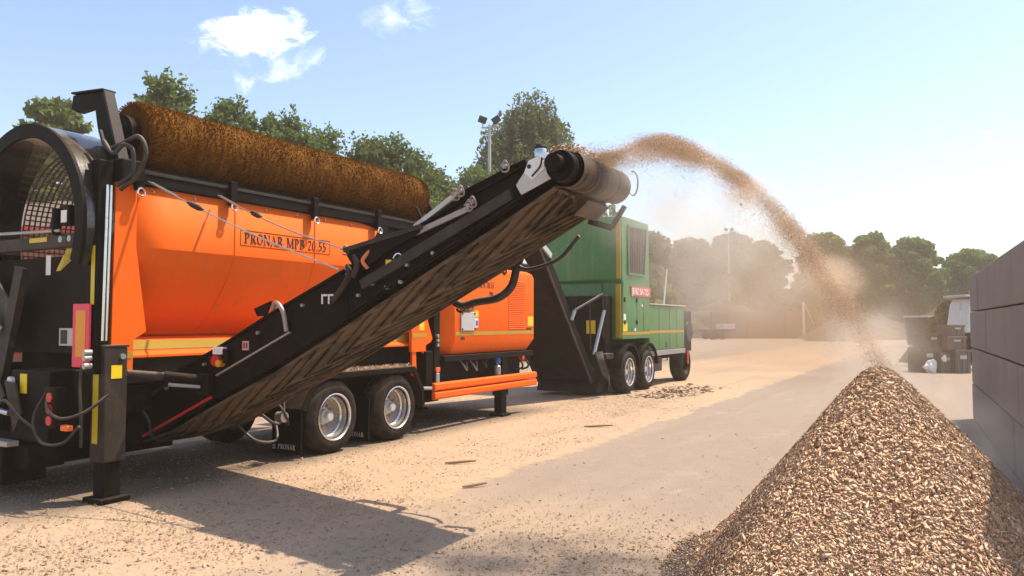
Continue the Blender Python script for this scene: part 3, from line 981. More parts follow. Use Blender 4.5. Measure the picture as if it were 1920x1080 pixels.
def glyph(ch):
    pi = math.pi
    if ch == 'P': return 0.68, [rect(.1, 0, .1 + TK, 1), serif(.1, 0), rect(0, .95, .3, 1)] + arc_poly(.32, .725, .34, .275, -pi / 2, pi / 2, TK, TN)
    if ch == 'R': return 0.78, [rect(.1, 0, .1 + TK, 1), serif(.1, 0), rect(0, .95, .3, 1), [(.34, .47), (.34 + TK, .47), (.78, 0), (.78 - TK, 0)], rect(.6, 0, .84, .05)] + arc_poly(.32, .735, .34, .265, -pi / 2, pi / 2, TK, TN)
    if ch == 'O': return 0.82, arc_poly(.41, .5, .41, .51, 0, 2 * pi, TK, TN, 24)
    if ch == '0': return 0.56, arc_poly(.28, .5, .27, .51, 0, 2 * pi, TK * .85, TN, 22)
    if ch == 'N': return 0.86, [rect(.1, 0, .1 + TN, 1), rect(.72, 0, .72 + TN, 1), [(.06, 1), (.06 + TK, 1), (.785, 0), (.785 - TK * .6, 0)], rect(0, 0, .27, .05), rect(.6, .95, .9, 1), rect(0, .95, .2, 1)]
    if ch == 'A': return 0.84, [[(.06, 0), (.06 + TN, 0), (.45, .95), (.42, 1)], [(.38, 1), (.46, 1), (.78, 0), (.78 - TK, 0)], rect(.2, .3, .62, .3 + TN), rect(-.02, 0, .24, .05), rect(.52, 0, .87, .05)]
    if ch == 'M': return 1.06, [rect(.1, 0, .1 + TN, 1), rect(.83, 0, .83 + TK, 1), [(.08, 1), (.08 + TK, 1), (.55, .1), (.5, 0)], [(.84, 1), (.9, 1), (.55, 0), (.5, .06)], rect(0, 0, .27, .05), rect(.73, 0, 1.08, .05), rect(0, .95, .2, 1), rect(.83, .95, 1.08, 1)]
    if ch == 'B': return 0.72, [rect(.1, 0, .1 + TK, 1), rect(0, 0, .3, .05), rect(0, .95, .3, 1)] + arc_poly(.3, .76, .33, .24, -pi / 2, pi / 2, TK * .9, TN) + arc_poly(.3, .265, .39, .265, -pi / 2, pi / 2, TK, TN)
    if ch == '2': return 0.56, [rect(.03, 0, .53, .1), [(.03, .08), (.16, .08), (.5, .62), (.38, .62)]] + arc_poly(.28, .72, .25, .28, 0, pi * .95, TK * .8, TN)
    if ch == '5': return 0.56, [rect(.1, .88, .5, 1), rect(.1, .5, .17, .9)] + arc_poly(.22, .31, .31, .31, -pi * .75, pi * .62, TK * .85, TN)
    if ch == '.': return 0.26, [rect(.05, 0, .19, .14)]
    return 0.34, []


def lettering(name, text, mat, parent, o, u, v, height, depth=0.003, squeeze=1.0):
    o, u, v = Vector(o), Vector(u).normalized(), Vector(v).normalized()
    nrm = u.cross(v)
    b = MB(); x = 0.0
    for ch in text:
        adv, polys = glyph(ch)
        for i, p in enumerate(polys):
            e = depth * (1 + 0.25 * (i % 4))
            b.prism([o + u * ((x + px) * height * squeeze) + v * (py * height) for px, py in p], nrm * e)
        x += adv + 0.10
    return tag(b.build(name, mat, parent), kind='stuff')


def sans(name, text, mat, parent, loc, rot, size, ext=0.003):
    cu = bpy.data.curves.new(name, 'FONT')
    cu.body = text; cu.size = size; cu.extrude = ext; cu.offset = size * 0.012
    tmp = bpy.data.objects.new('tmp', cu); col.objects.link(tmp)
    bpy.context.view_layer.update()
    me = bpy.data.meshes.new_from_object(tmp.evaluated_get(bpy.context.evaluated_depsgraph_get()))
    bpy.data.objects.remove(tmp)
    me.materials.clear()
    o = link(name, me, mat, parent); o.location = loc; o.rotation_euler = rot
    return tag(o, kind='stuff')


# ================================================================== ORANGE TROMMEL SCREENER
S = empty('trommel_screener', O, TH)
tag(S, 'orange and black trommel screener with rusty brush and raised discharge conveyor', 'screening machine')

# --- orange hopper side
prof = [(0.0, 3.41), (0.0, 2.73), (0.075, 2.54), (0.185, 2.35), (0.325, 2.16), (0.49, 1.97), (0.68, 1.78), (0.70, 1.73)]
b = MB()
s0, s1 = -3.19, 2.30
ns = 12
rings = []
for i in range(ns + 1):
    s = s0 + (s1 - s0) * i / ns
    ring = []
    for w, h in prof:
        hh = h
        if s > 0.85:                                   # the rear top corner is cut away
            hh = min(h, 3.41 - (s - 0.85) * 0.62)
        ring.append((s, w, hh))
    rings.append(ring)
b.loft(rings, cap=False, closed=False)
hp = b.build('hopper_side', 'orange', S, angle=4)
sol = hp.modifiers.new('thick', 'SOLIDIFY'); sol.thickness = 0.02; sol.offset = -1
MB().prism([(-3.47, -0.004, 1.36), (-3.205, -0.004, 1.36), (-3.205, -0.004, 1.70), (-3.05, -0.004, 1.79), (-3.195, -0.004, 2.73), (-3.195, -0.004, 3.409), (-3.45, -0.004, 3.409)], (0, 0.05, 0)).build('corner_plate', 'orange', S, bevel=0.006)
lipm = MB().prism([(s0, 0.70, 1.725), (s0, 0.215, 1.69), (s0, 0.185, 1.58), (s0, 0.10, 1.525), (s0, 0.10, 1.50), (s0, 0.22, 1.54), (s0, 0.70, 1.67)], (s1 - s0, 0, 0)).build('chute_lip', 'orange', S)
MB().prism([(s0 + 0.02, 0.211, 1.688), (s0 + 0.02, 0.183, 1.586), (s0 + 0.02, 0.179, 1.587), (s0 + 0.02, 0.207, 1.689)], (s1 - s0 - 0.04, 0, 0)).build('reflective_stripe', 'stripe', lipm)
MB().box(-3.44, -3.22, -0.0085, -0.0045, 1.50, 1.575).build('reflective_stripe', 'stripe', S)
lettering('lettering', 'PRONAR MPB 20.55', 'ink', S, (-1.70, -0.002, 2.905), (1, 0, 0), (0, 0, 1), 0.135, 0.003, 0.92)
fr = MB()
for x0, x1, z0, z1 in ((-1.76, -0.14, 2.872, 2.876), (-1.76, -0.14, 3.066, 3.07), (-1.76, -1.756, 2.876, 3.066), (-0.144, -0.14, 2.876, 3.066)):
    fr.box(x0, x1, -0.005, -0.001, z0, z1)
fr.build('lettering_frame', 'ink', S)

for s in (-1.85, -0.45):
    sm = MB()
    sm.tube([(s, w - 0.002, h) for w, h in prof], 0.007, 6)
    sm.build('weld_seam', 'orange', S)
for s in np.arange(-3.0, 0.8, 0.55):
    MB().cyl((s, -0.012, 3.365), (s, 0.0, 3.365), 0.014, n=8).build('bolt', 'hubsteel', S)
# --- top rail with rope anchors
rail = MB().box(-3.38, 1.85, -0.035, 0.10, 3.415, 3.575).build('top_rail', 'black', S, bevel=0.012)
MB().box(-3.36, 1.83, -0.048, -0.0355, 3.545, 3.578).build('rail_edge', 'darkgrey', rail)
for s in (-3.22, -1.95, -0.52, 0.86):
    k = MB().box(s - 0.05, s + 0.05, -0.10, -0.036, 3.34, 3.64).build('anchor_bracket', 'black', rail, bevel=0.01)
    MB().tube([(s + 0.045 * math.cos(a), -0.105, 3.32 + 0.045 * math.sin(a)) for a in np.linspace(0, 6.28, 13)], 0.012, 6).build('shackle', 'chrome', rail)
MB().prism([(-3.3, 0.101, 3.56), (-3.3, 0.101, 3.60), (-3.3, 0.62, 3.88), (-3.3, 0.62, 3.84)], (5.2, 0, 0)).build('dust_flap', 'black', S)
# inner sides, drum, cover
MB().box(-3.3, 2.2, 0.62, 2.0, 1.0, 1.66).build('collecting_conveyor', 'blacksteel', S)
cov = MB()
rings = []
for s in (-3.18, 2.15):
    rings.append([(s, 1.17 + 1.06 * math.cos(a), 2.93 + 1.06 * math.sin(a)) for a in np.linspace(math.pi * 0.72, math.pi * 1.02, 12)])
cov.loft(rings, cap=False, closed=False).build('drum_cover', 'blacksteel', S, recalc=False)
MB().prism([(-3.2, 2.40, 1.5), (-3.2, 2.44, 1.5), (-3.2, 2.54, 2.2), (-3.2, 2.50, 2.2)], (5.4, 0, 0)).build('far_hopper_side', 'orange', S)
# sieve drum of hoops and bars
dm = MB()
cw, ch_, DR = 1.17, 2.90, 0.99
for s in np.arange(-3.25, 2.1, 0.065):
    dm.tube([(s, cw + DR * math.cos(a), ch_ + DR * math.sin(a)) for a in np.linspace(0, 2 * math.pi, 41)], 0.010, 4, cap=False)
for i in range(96):
    a = 2 * math.pi * i / 96
    p = (cw + DR * math.cos(a), ch_ + DR * math.sin(a))
    dm.tube([(-3.25, *p), (2.1, *p)], 0.010, 4)
tag(dm.build('sieve_drum', 'mesh_dark', S, recalc=False), kind='stuff')
# drum hood at the rear: a short arched tube
hd = MB()
ang = np.linspace(-0.12 * math.pi, 1.12 * math.pi, 49)
ringo = lambda s, r: [(s, 1.17 + r * math.cos(a), 2.93 + r * math.sin(a)) for a in ang]
hd.loft([ringo(-3.78, 1.13), ringo(-3.78, 1.17), ringo(-3.20, 1.17), ringo(-3.20, 1.13), ringo(-3.78, 1.13)], cap=False, closed=False)
hd.build('drum_hood', paint('gloss_black_paint', (0.012, 0.012, 0.013), 0.22, var=0.2, dust=0.25, grime=0.1, coat=0.5), S, recalc=True, angle=30)
hr = MB()
hr.loft([ringo(-3.80, 1.02), ringo(-3.80, 1.175), ringo(-3.76, 1.175), ringo(-3.76, 1.02), ringo(-3.80, 1.02)], cap=False, closed=False)
hr.build('hood_rim', 'black', S)
# --- rear steelwork
MB().box(-3.66, -3.50, -0.03, 0.13, 1.35, 3.62).build('rear_post', 'black', S, bevel=0.012)
MB().box(-3.66, -3.50, 2.32, 2.48, 1.0, 3.2).build('rear_post', 'black', S, bevel=0.012)
for x in (-3.56, -3.60):
    MB().tube([(x, -0.06, 1.70), (x + 0.02, -0.06, 3.35)], 0.014, 8).build('chrome_rod', 'chrome', S)
MB().box(-3.60, -3.52, 0.14, 2.3, 1.55, 2.62).build('rear_panel', 'black', S, bevel=0.01)
MB().box(-3.72, -3.61, 0.02, 2.3, 2.70, 2.84).build('rear_beam', 'darkgrey', S, bevel=0.012)
MB().box(-3.728, -3.7225, 0.78, 1.12, 2.775, 2.825).build('reflective_mark', 'yellow', S)
MB().prism([(-3.606, 0.80, 2.46), (-3.606, 0.72, 2.46), (-3.606, 0.62, 2.70), (-3.606, 0.26, 2.70), (-3.606, 0.26, 2.64), (-3.606, 0.66, 2.64)][::-1], (0.004, 0, 0)).build('reflective_mark', 'yellow', S)
MB().box(-3.672, -3.6665, -0.01, 0.05, 2.08, 2.70).build('reflective_mark', 'yellow', S)
MB().box(-3.612, -3.6065, 0.90, 0.99, 2.42, 2.64).build('white_sign', 'white', S)
mk = MB().box(-3.70, -3.672, 0.02, 0.31, 1.42, 2.09).build('marker_plate', 'magenta', S, bevel=0.006)
MB().box(-3.7045, -3.7005, 0.075, 0.245, 1.53, 2.02).build('marker_centre', 'amber', mk)
MB().box(-3.612, -3.6065, 0.32, 0.70, 1.64, 1.83).build('type_plate', 'palegrey', S)
MB().box(-3.6165, -3.6125, 0.55, 0.67, 1.66, 1.81).build('data_plate', 'ink', S)
MB().box(-3.612, -3.6065, 0.33, 0.42, 1.86, 1.96).build('reflective_mark', 'yellow', S)
wl = MB().box(-3.80, -3.70, 0.26, 0.42, 2.92, 3.14).build('work_light', 'black', S, bevel=0.02)
MB().box(-3.806, -3.8005, 0.29, 0.39, 2.95, 3.08).build('lens', 'white', wl)
MB().tube([(-3.72, 0.62, 2.84), (-3.72, 0.62, 3.12)], 0.045, 10).build('horn', 'black', S)
MB().tube([(-3.74, 0.5, 2.88), (-3.74, 1.4, 2.90), (-3.74, 2.1, 2.92)], 0.018, 8).build('hydraulic_pipe', 'grey', S)
for y in (0.46, 0.3, 0.16):
    MB().cyl((-3.77, y, 2.78), (-3.72, y, 2.78), 0.035, n=10).build('bolt', 'grey', S)
MB().prism([(-3.78, 1.28, 1.62), (-3.78, 1.36, 2.1), (-3.70, 1.95, 2.5), (-3.70, 2.2, 2.3), (-3.74, 1.8, 1.55)], (0.02, 0, 0)).build('discharge_plate', 'darkgrey', S)
MB().prism([(-3.84, 1.55, 1.70), (-3.84, 1.42, 1.84), (-3.84, 1.95, 2.12), (-3.84, 2.2, 2.0)], (0.015, 0, 0)).build('discharge_flap', 'grey', S)
MB().bar((-3.76, 1.18, 2.5), (-3.78, 1.62, 0.9), 0.16, 0.08, (1, 0, 0)).build('rear_strut', 'darkgrey', S)
MB().box(-3.86, -3.40, 0.42, 1.15, 0.62, 1.38).build('rear_box', 'black', S, bevel=0.015)
MB().box(-3.866, -3.8605, 0.84, 0.97, 1.13, 1.34).build('warning_label', 'label', S)
MB().cyl((-3.90, 1.12, 1.26), (-3.86, 1.12, 1.26), 0.045, n=14).build('round_reflector', 'white', S)
MB().prism([(-3.93, 1.16, 1.26), (-3.93, 0.95, 1.24), (-3.93, 0.82, 0.92), (-3.93, 0.95, 0.72)], (0.02, 0, 0)).build('link_plate', 'darkgrey', S)
MB().prism([(-3.95, 1.9, 0.7), (-3.95, 1.72, 1.25), (-3.95, 1.3, 1.32), (-3.95, 1.12, 1.1), (-3.95, 1.5, 0.7)], (0.02, 0, 0)).build('discharge_plate', 'darkgrey', S)
MB().tube([(-3.95, 2.2, 0.98), (-3.95, 1.45, 0.96), (-3.95, 1.0, 0.92)], 0.03, 8).build('chrome_rod', 'chrome', S)
MB().box(-4.05, -3.92, 0.85, 2.4, 0.58, 0.64).build('rear_bar', 'grey', S, bevel=0.008)
MB().box(-3.8, -3.4, 0.9, 2.3, 0.3, 0.56).build('rear_axle_beam', 'blacksteel', S)
tl = MB().box(-3.92, -3.80, 0.20, 0.40, 0.80, 1.22).build('tail_lamp', 'black', S, bevel=0.015)
for h in (0.88, 1.0, 1.12):
    MB().cyl((-3.935, 0.3, h), (-3.919, 0.3, h), 0.05, n=16).build('lamp_lens', 'redlamp', tl)
for pts in ([(-3.85, 0.42, 1.2), (-3.95, 0.30, 1.02), (-3.95, 0.05, 0.92), (-3.88, -0.25, 1.0), (-3.7, -0.35, 1.16)],
            [(-3.86, 0.46, 1.18), (-3.97, 0.50, 0.9), (-3.95, 0.40, 0.66), (-3.9, 0.1, 0.66), (-3.85, -0.1, 0.84)],
            [(-3.74, 0.05, 1.45), (-3.76, 0.05, 1.25), (-3.76, 0.02, 0.9), (-3.74, 0.04, 0.6)],
            [(-3.95, 1.3, 0.95), (-4.0, 1.0, 1.06), (-3.98, 0.75, 0.9), (-3.9, 0.62, 0.78)]):
    MB().tube(curve_pts(pts, 8), 0.016, 8).build('hydraulic_hose', 'hose', S)
MB().box(-3.93, -3.86, -0.02, 0.10, 0.79, 0.85).build('side_lamp', paint('orange_lamp', (0.9, 0.16, 0.02), 0.3, dust=0.05), S, bevel=0.012)
for h in (1.52, 1.58, 1.44):
    MB().cyl((-3.76, 0.0, h), (-3.68, 0.0, h), 0.03, n=10).build('hose_fitting', 'grey', S)

# --- support legs


def support_leg(s, w, top, side, stripe=False):
    lg = MB().box(s - 0.13, s + 0.13, w - 0.12, w + 0.12, 0.42, top).build('support_leg', side, S, bevel=0.018)
    MB().box(s - 0.10, s + 0.10, w - 0.09, w + 0.09, 0.06, 0.419).build('inner_leg', 'black', lg, bevel=0.012)
    MB().box(s - 0.17, s + 0.17, w - 0.16, w + 0.16, 0.004, 0.06).build('foot', 'black', lg, bevel=0.012)
    MB().box(s - 0.14, s + 0.14, w - 0.13, w + 0.13, top, top + 0.025).build('leg_cap', 'darkgrey', lg, bevel=0.006)
    if stripe:
        MB().box(s - 0.136, s - 0.1305, w - 0.02, w + 0.07, 0.62, top - 0.26).build('reflective_stripe', 'yellow', lg)
        MB().box(s - 0.06, s + 0.06, w - 0.126, w - 0.1205, top - 0.33, top - 0.19).build('warning_label', 'label', lg)
        MB().cyl((s + 0.06, w - 0.15, top - 0.1), (s + 0.06, w - 0.12, top - 0.1), 0.03, n=10).build('bolt', 'grey', lg)
    return lg


support_leg(-3.46, 0.02, 1.63, 'darkgrey', True)
support_leg(-3.46, 2.45, 1.63, 'black')
support_leg(5.10, 0.22, 1.25, 'black')
support_leg(5.10, 2.30, 1.25, 'black')

# --- chassis
for w in (0.55, 1.85):
    MB().box(-3.4, 6.1, w - 0.08, w + 0.08, 0.86, 1.16).build('chassis_beam', 'blacksteel', S, bevel=0.01)
for s in (-2.9, 2.4, 3.9, 6.0):
    MB().box(s - 0.07, s + 0.07, 0.64, 1.76, 0.88, 1.14).build('cross_member', 'blacksteel', S)
MB().box(-0.9, 2.35, 0.30, 0.60, 1.17, 1.52).build('side_box', 'blacksteel', S, bevel=0.01)
MB().box(-3.2, -0.9, 0.33, 0.62, 1.2, 1.5).build('side_box', 'darkgrey', S, bevel=0.01)
for s in (0.0, 1.45):
    MB().cyl((s, 0.35, 0.525), (s, 2.1, 0.525), 0.09, n=14).build('axle', 'blacksteel', S)
MB().box(-0.65, 2.2, 0.46, 0.52, 0.6, 1.1).build('suspension_plate', 'blacksteel', S)

MB().box(-3.9, -0.9, 2.38, 2.44, 0.06, 1.4).build('added_dark_sheet', 'blacksteel', S)  # added dark sheets, hiding the sunlit ground beyond so the underside stays dark
MB().box(2.3, 6.0, 2.38, 2.44, 0.12, 1.1).build('added_dark_sheet', 'blacksteel', S)
MB().box(-3.9, -3.42, 1.2, 2.4, 0.12, 0.6).build('rear_tool_box', 'blacksteel', S, bevel=0.02)
# --- wheels
TYRE = [(0.295, .04), (0.33, .005), (0.40, -.012), (0.455, -.005), (0.49, .025), (0.515, .045), (0.525, .06), (0.525, .33), (0.515, .345), (0.49, .37), (0.33, .385), (0.295, .35), (0.295, .04)]
RIM = [(0.335, .004), (0.342, -.008), (0.330, -.012), (0.318, .0), (0.312, .03), (0.295, .045), (0.285, .09), (0.288, .13), (0.272, .15), (0.268, .20), (0.15, .215), (0.0, .215)]


def wheel_at(s, w, sign):
    wh = empty('wheel', (s, w, 0.525)); wh.parent = S
    ty = MB().lathe(TYRE, (0, 0, 0), 'y', 56, sign)
    for k in (0.12, 0.19, 0.26):
        pass
    ty.build('tyre', 'rubber', wh, angle=40)
    MB().lathe(RIM, (0, 0, 0), 'y', 48, sign).build('rim', 'alloy', wh, angle=30)
    hb = MB().lathe([(0.0, .075), (0.055, .075), (0.07, .09), (0.072, .15), (0.10, .165), (0.11, .215)], (0, 0, 0), 'y', 24, sign)
    hb.build('hub_cap', 'palegrey', wh, angle=30)
    nt = MB()
    for i in range(10):
        a = 2 * math.pi * i / 10
        nt.cyl((0.155 * math.cos(a), .165 * sign, 0.155 * math.sin(a)), (0.155 * math.cos(a), .216 * sign, 0.155 * math.sin(a)), 0.018, n=6)
    tag(nt.build('wheel_nuts', 'hubsteel', wh), kind='stuff')
    rg = MB().lathe([(0.125, .205), (0.20, .195), (0.262, .198)], (0, 0, 0), 'y', 32, sign)
    rg.build('brake_disc', 'hubsteel', wh)
    return wh


for s in (0.0, 1.45):
    wheel_at(s, 0.0, 1)
    wheel_at(s, 2.5, -1)
# tread grooves: dark ribs on the tyre shoulders are left to the rubber relief
# --- mudguard and flaps
mg = [(-0.70, 0.70), (-0.44, 1.165), (1.87, 1.165), (2.12, 0.78), (2.14, 0.50)]
b = MB()
out = [(x, z) for x, z in mg]
inn = [(-0.675, 0.685), (-0.425, 1.135), (1.85, 1.135), (2.09, 0.775), (2.11, 0.50)]
b.prism([(x, -0.03, z) for x, z in out] + [(x, -0.03, z) for x, z in inn[::-1]], (0, 0.52, 0))
mgo = b.build('mudguard', 'darkgrey', S, bevel=0.006)
b = MB()
inn2 = [(-0.62, 0.66), (-0.385, 1.085), (1.82, 1.085), (2.05, 0.76), (2.07, 0.5)]
b.prism([(x, -0.045, z) for x, z in out] + [(x, -0.045, z) for x, z in inn2[::-1]], (0, 0.014, 0)).build('mudguard_lip', 'black', mgo)
MB().box(-0.36, -0.28, -0.052, -0.0455, 1.12, 1.15).build('side_marker', 'label', mgo)
for s, n_ in ((-0.66, 'PRONAR'), (0.76, 'PRONAR')):
    fl = MB()
    xs = np.linspace(0, 0.56, 8)
    fl.prism([(s - 0.012 + 0.01 * math.sin(i), x, 0.07) for i, x in enumerate(xs)] + [(s + 0.012, x, 0.07) for x in xs[::-1]], (0.0, 0, 0.66))
    f = fl.build('mud_flap', 'black', S)
    lettering('lettering', n_, 'palegrey', f, (s - 0.026, 0.42, 0.135), (0, -1, 0), (0, 0, 1), 0.07, 0.003, 0.9)
    eb = MB()
    for z in (0.0, 0.035):
        eb.prism([(s - 0.026, 0.53, 0.13 + z), (s - 0.026, 0.46, 0.13 + z), (s - 0.026, 0.48, 0.155 + z), (s - 0.026, 0.51, 0.155 + z)], (-0.003, 0, 0))
    eb.build('emblem', 'palegrey', f)
g = np.random.default_rng(71); n = 1500
C = np.stack([g.uniform(-0.4, 1.84, n), g.uniform(-0.02, 0.45, n), 1.172 + np.abs(g.normal(size=n)) * 0.02], 1)
U = g.normal(size=(n, 3)) * np.array([1, 1, .3]); U /= np.linalg.norm(U, axis=1, keepdims=True)
A = unit(n); Vv = np.cross(U, A); Vv /= np.linalg.norm(Vv, axis=1, keepdims=True)
V, F = splinters(C, U, Vv, g.uniform(.02, .06, n), g.uniform(.008, .02, n), g.uniform(.006, .014, n))
tag(link('chips_on_mudguard', mesh_np('chips_on_mudguard', V, F), 'chips', mgo), kind='stuff')
# mess of hoses under the conveyor in front of the flap
for k, pts in enumerate(([(-1.5, 0.3, 0.55), (-1.35, 0.1, 0.35), (-1.0, 0.12, 0.32), (-0.85, 0.3, 0.55)], [(-1.3, 0.2, 0.75), (-1.1, 0.05, 0.55), (-0.9, 0.1, 0.6), (-0.8, 0.2, 0.85)], [(-1.05, 0.15, 0.9), (-0.95, 0.02, 0.66), (-0.82, 0.1, 0.5), (-0.75, 0.25, 0.62)])):
    MB().tube(curve_pts(pts, 8), 0.02, 8).build('hydraulic_hose', 'hose', S)
MB().cyl((-0.95, 0.15, 0.62), (-0.95, 0.02, 0.62), 0.07, n=18).build('valve', 'hubsteel', S)

# --- engine end
def eng_ring(h, i):
    a, bq, c, d = 2.78, 3.10, 6.22, 2.53
    return [(bq + i * .3, 0 + i, h), (c - 0.08 - i, 0 + i, h), (c - i, 0.08 + i, h), (c - i, d - i, h), (a + i, d - i, h), (a + i, 0.24 + i, h)]


eng = MB().loft([eng_ring(1.31, 0.13), eng_ring(1.55, 0.0), eng_ring(2.84, 0.0), eng_ring(2.92, 0.03), eng_ring(2.975, 0.12)]).build('engine_cover', 'orange', S, bevel=0.012)
MB().box(3.12, 6.12, -0.006, -0.002, 1.655, 1.725).build('reflective_stripe', 'stripe', eng)
pl = MB().box(3.28, 3.76, -0.03, -0.002, 1.74, 2.09).build('cooler_plate', 'palegrey', eng, bevel=0.01)
for x, z in ((3.31, 1.77), (3.73, 1.77), (3.31, 2.06), (3.73, 2.06)):
    MB().cyl((x, -0.042, z), (x, -0.03, z), 0.02, n=8).build('bolt', 'darkgrey', pl)
MB().box(3.79, 3.90, -0.006, -0.002, 2.0, 2.12).build('warning_label', 'label', eng)
bl = MB().box(3.79, 3.89, -0.006, -0.002, 1.80, 1.98).build('safety_label', 'white', eng)
MB().box(3.805, 3.875, -0.009, -0.0065, 1.83, 1.93).build('pictogram', 'blue', bl)
MB().box(3.30, 3.42, -0.006, -0.002, 1.57, 1.63).build('type_plate', 'ink', eng)
lv = MB()
for i in range(26):
    z = 1.76 + i * 0.0385
    lv.prism([(5.06, -0.002, z), (5.06, -0.014, z + 0.006), (5.06, -0.002, z + 0.022)], (0.68, 0, 0))
lv.build('louvre', 'orange', eng)
MB().box(5.86, 6.10, -0.006, -0.002, 1.82, 2.02).build('warning_label', 'label', eng)
MB().box(5.80, 6.02, -0.006, -0.002, 1.74, 1.78).build('type_plate', 'ink', eng)
lettering('lettering', 'PRONAR MPB 20.55', 'ink', eng, (3.35, -0.002, 2.56), (1, 0, 0), (0, 0, 1), 0.115, 0.003, 0.82)
lettering('lettering', 'PRO', 'ink', eng, (4.30, -0.002, 2.42), (1, 0, 0), (0, 0, 1), 0.07, 0.003, 0.8)
MB().tube([(4.9 + 0.06 * math.cos(a), 0.0, 2.93 + 0.06 * math.sin(a)) for a in np.linspace(0, 6.28, 13)], 0.018, 6).build('lifting_eye', 'black', eng)
MB().box(2.82, 6.15, 0.02, 2.5, 1.19, 1.30).build('engine_frame', 'black', S, bevel=0.01)
MB().box(2.8, 6.0, 0.26, 2.3, 0.52, 1.18).build('oil_tank', 'blacksteel', S, bevel=0.02)
xb = MB().loft([[(5.5, 0.12, 2.98), (6.18, 0.12, 2.98), (6.18, 1.0, 2.98), (5.5, 1.0, 2.98)], [(5.5, 0.12, 3.14), (6.18, 0.12, 3.14), (6.18, 1.0, 3.14), (5.5, 1.0, 3.14)]]).build('air_intake_base', 'black', S, bevel=0.015)
MB().loft([[(5.52, 0.14, 3.142), (6.16, 0.14, 3.142), (6.16, 0.98, 3.142), (5.52, 0.98, 3.142)], [(5.6, 0.22, 3.33), (6.08, 0.22, 3.33), (6.08, 0.9, 3.33), (5.6, 0.9, 3.33)]]).build('air_intake', 'palegrey', S, bevel=0.03)
# between hopper and engine
MB().box(2.52, 2.70, 0.04, 0.20, 0.80, 2.35).build('frame_post', 'black', S, bevel=0.01)
MB().prism([(1.85, 0.02, 1.40), (2.24, 0.02, 1.40), (2.34, 0.02, 2.15), (1.85, 0.02, 2.3)], (0, 0.06, 0)).build('end_plate', 'orange', S, bevel=0.006)
MB().box(1.86, 2.26, 0.0145, 0.0185, 1.64, 1.71).build('reflective_stripe', 'stripe', S)
MB().box(2.06, 2.20, 0.0145, 0.0185, 1.76, 2.0).build('warning_label', 'label', S)
MB().prism([(2.30, 0.06, 2.05), (2.50, 0.06, 1.62), (2.46, 0.06, 1.56), (2.30, 0.06, 1.50)], (0, 0.03, 0)).build('gusset', 'orange', S)
MB().prism([(2.28, 0.10, 1.48), (2.42, 0.10, 1.38), (2.28, 0.10, 1.36)], (0, 0.03, 0)).build('gusset', 'orange', S)
MB().prism([(1.9, 0.04, 1.0), (2.02, 0.04, 1.0), (2.0, 0.04, 1.40), (1.9, 0.04, 1.40)], (0, 0.04, 0)).build('tie_plate', 'orange', S)
MB().box(2.3, 2.5, 0.05, 0.3, 0.8, 1.4).build('battery_box', 'black', S, bevel=0.01)
for z in (1.5, 1.58, 1.66):
    MB().cyl((2.6, 0.0, z), (2.6, 0.04, z), 0.03, n=10).build('hose_fitting', 'grey', S)
MB().box(2.54, 2.66, 0.0, 0.038, 1.03, 1.11).build('side_lamp', paint('orange_side_lamp', (0.9, 0.14, 0.02), 0.3, dust=0.05), S, bevel=0.01)
MB().box(2.55, 2.65, 0.0, 0.038, 0.84, 1.02).build('filter_bowl', 'grey', S, bevel=0.02)
for k, (s, z) in enumerate(((3.55, 1.08), (3.9, 1.06), (4.25, 1.10))):
    MB().tube(curve_pts([(s, 0.2, 1.2), (s + 0.03, 0.1, z), (s + 0.15, 0.12, z - .08), (s + 0.25, 0.2, 1.15)], 6), 0.018, 8).build('fuel_pipe', 'hubsteel' if k < 2 else 'hose', S)
bt = MB().lathe([(0.0, 0), (0.07, 0), (0.07, .16), (0.03, .2), (0.03, .22)], (4.78, 0.10, 0.86), 'z', 16).build('filler_bottle', 'grey', S)
MB().lathe([(0.0, .12), (0.06, .11), (0.065, .0), (0.0, .0)], (4.78, 0.10, 1.085), 'z', 16).build('filler_cap', 'blue', bt)
for s in (5.7, 5.95):
    MB().tube(curve_pts([(s, 0.2, 1.2), (s, 0.05, 1.05), (s + 0.06, 0.08, 0.95), (s, 0.2, 0.9)], 6), 0.022, 8).build('fuel_pipe', 'hose', S)
MB().cyl((5.72, 0.02, 1.16), (5.72, 0.12, 1.16), 0.05, n=12).build('drain_cap', 'red', S)
# orange side guard rails
for h in (0.555, 0.705):
    p = [(2.44, 0.03, h), (2.44, -0.02, h + 0.004), (2.44, -0.05, h + 0.03), (2.44, -0.05, h + 0.112), (2.44, -0.02, h + 0.138), (2.44, 0.03, h + 0.142)]
    MB().prism(p, (3.75, 0, 0)).build('side_guard_rail', 'orange', S, bevel=0.006)
for s in (2.75, 4.2, 5.8):
    MB().box(s - 0.04, s + 0.04, 0.03, 0.5, 0.66, 0.74).build('guard_bracket', 'black', S)
MB().tube([(2.1, 0.1, 0.78), (2.42, 0.02, 0.76)], 0.03, 8).build('guard_link', 'grey', S)

# --- rotating cleaning brush


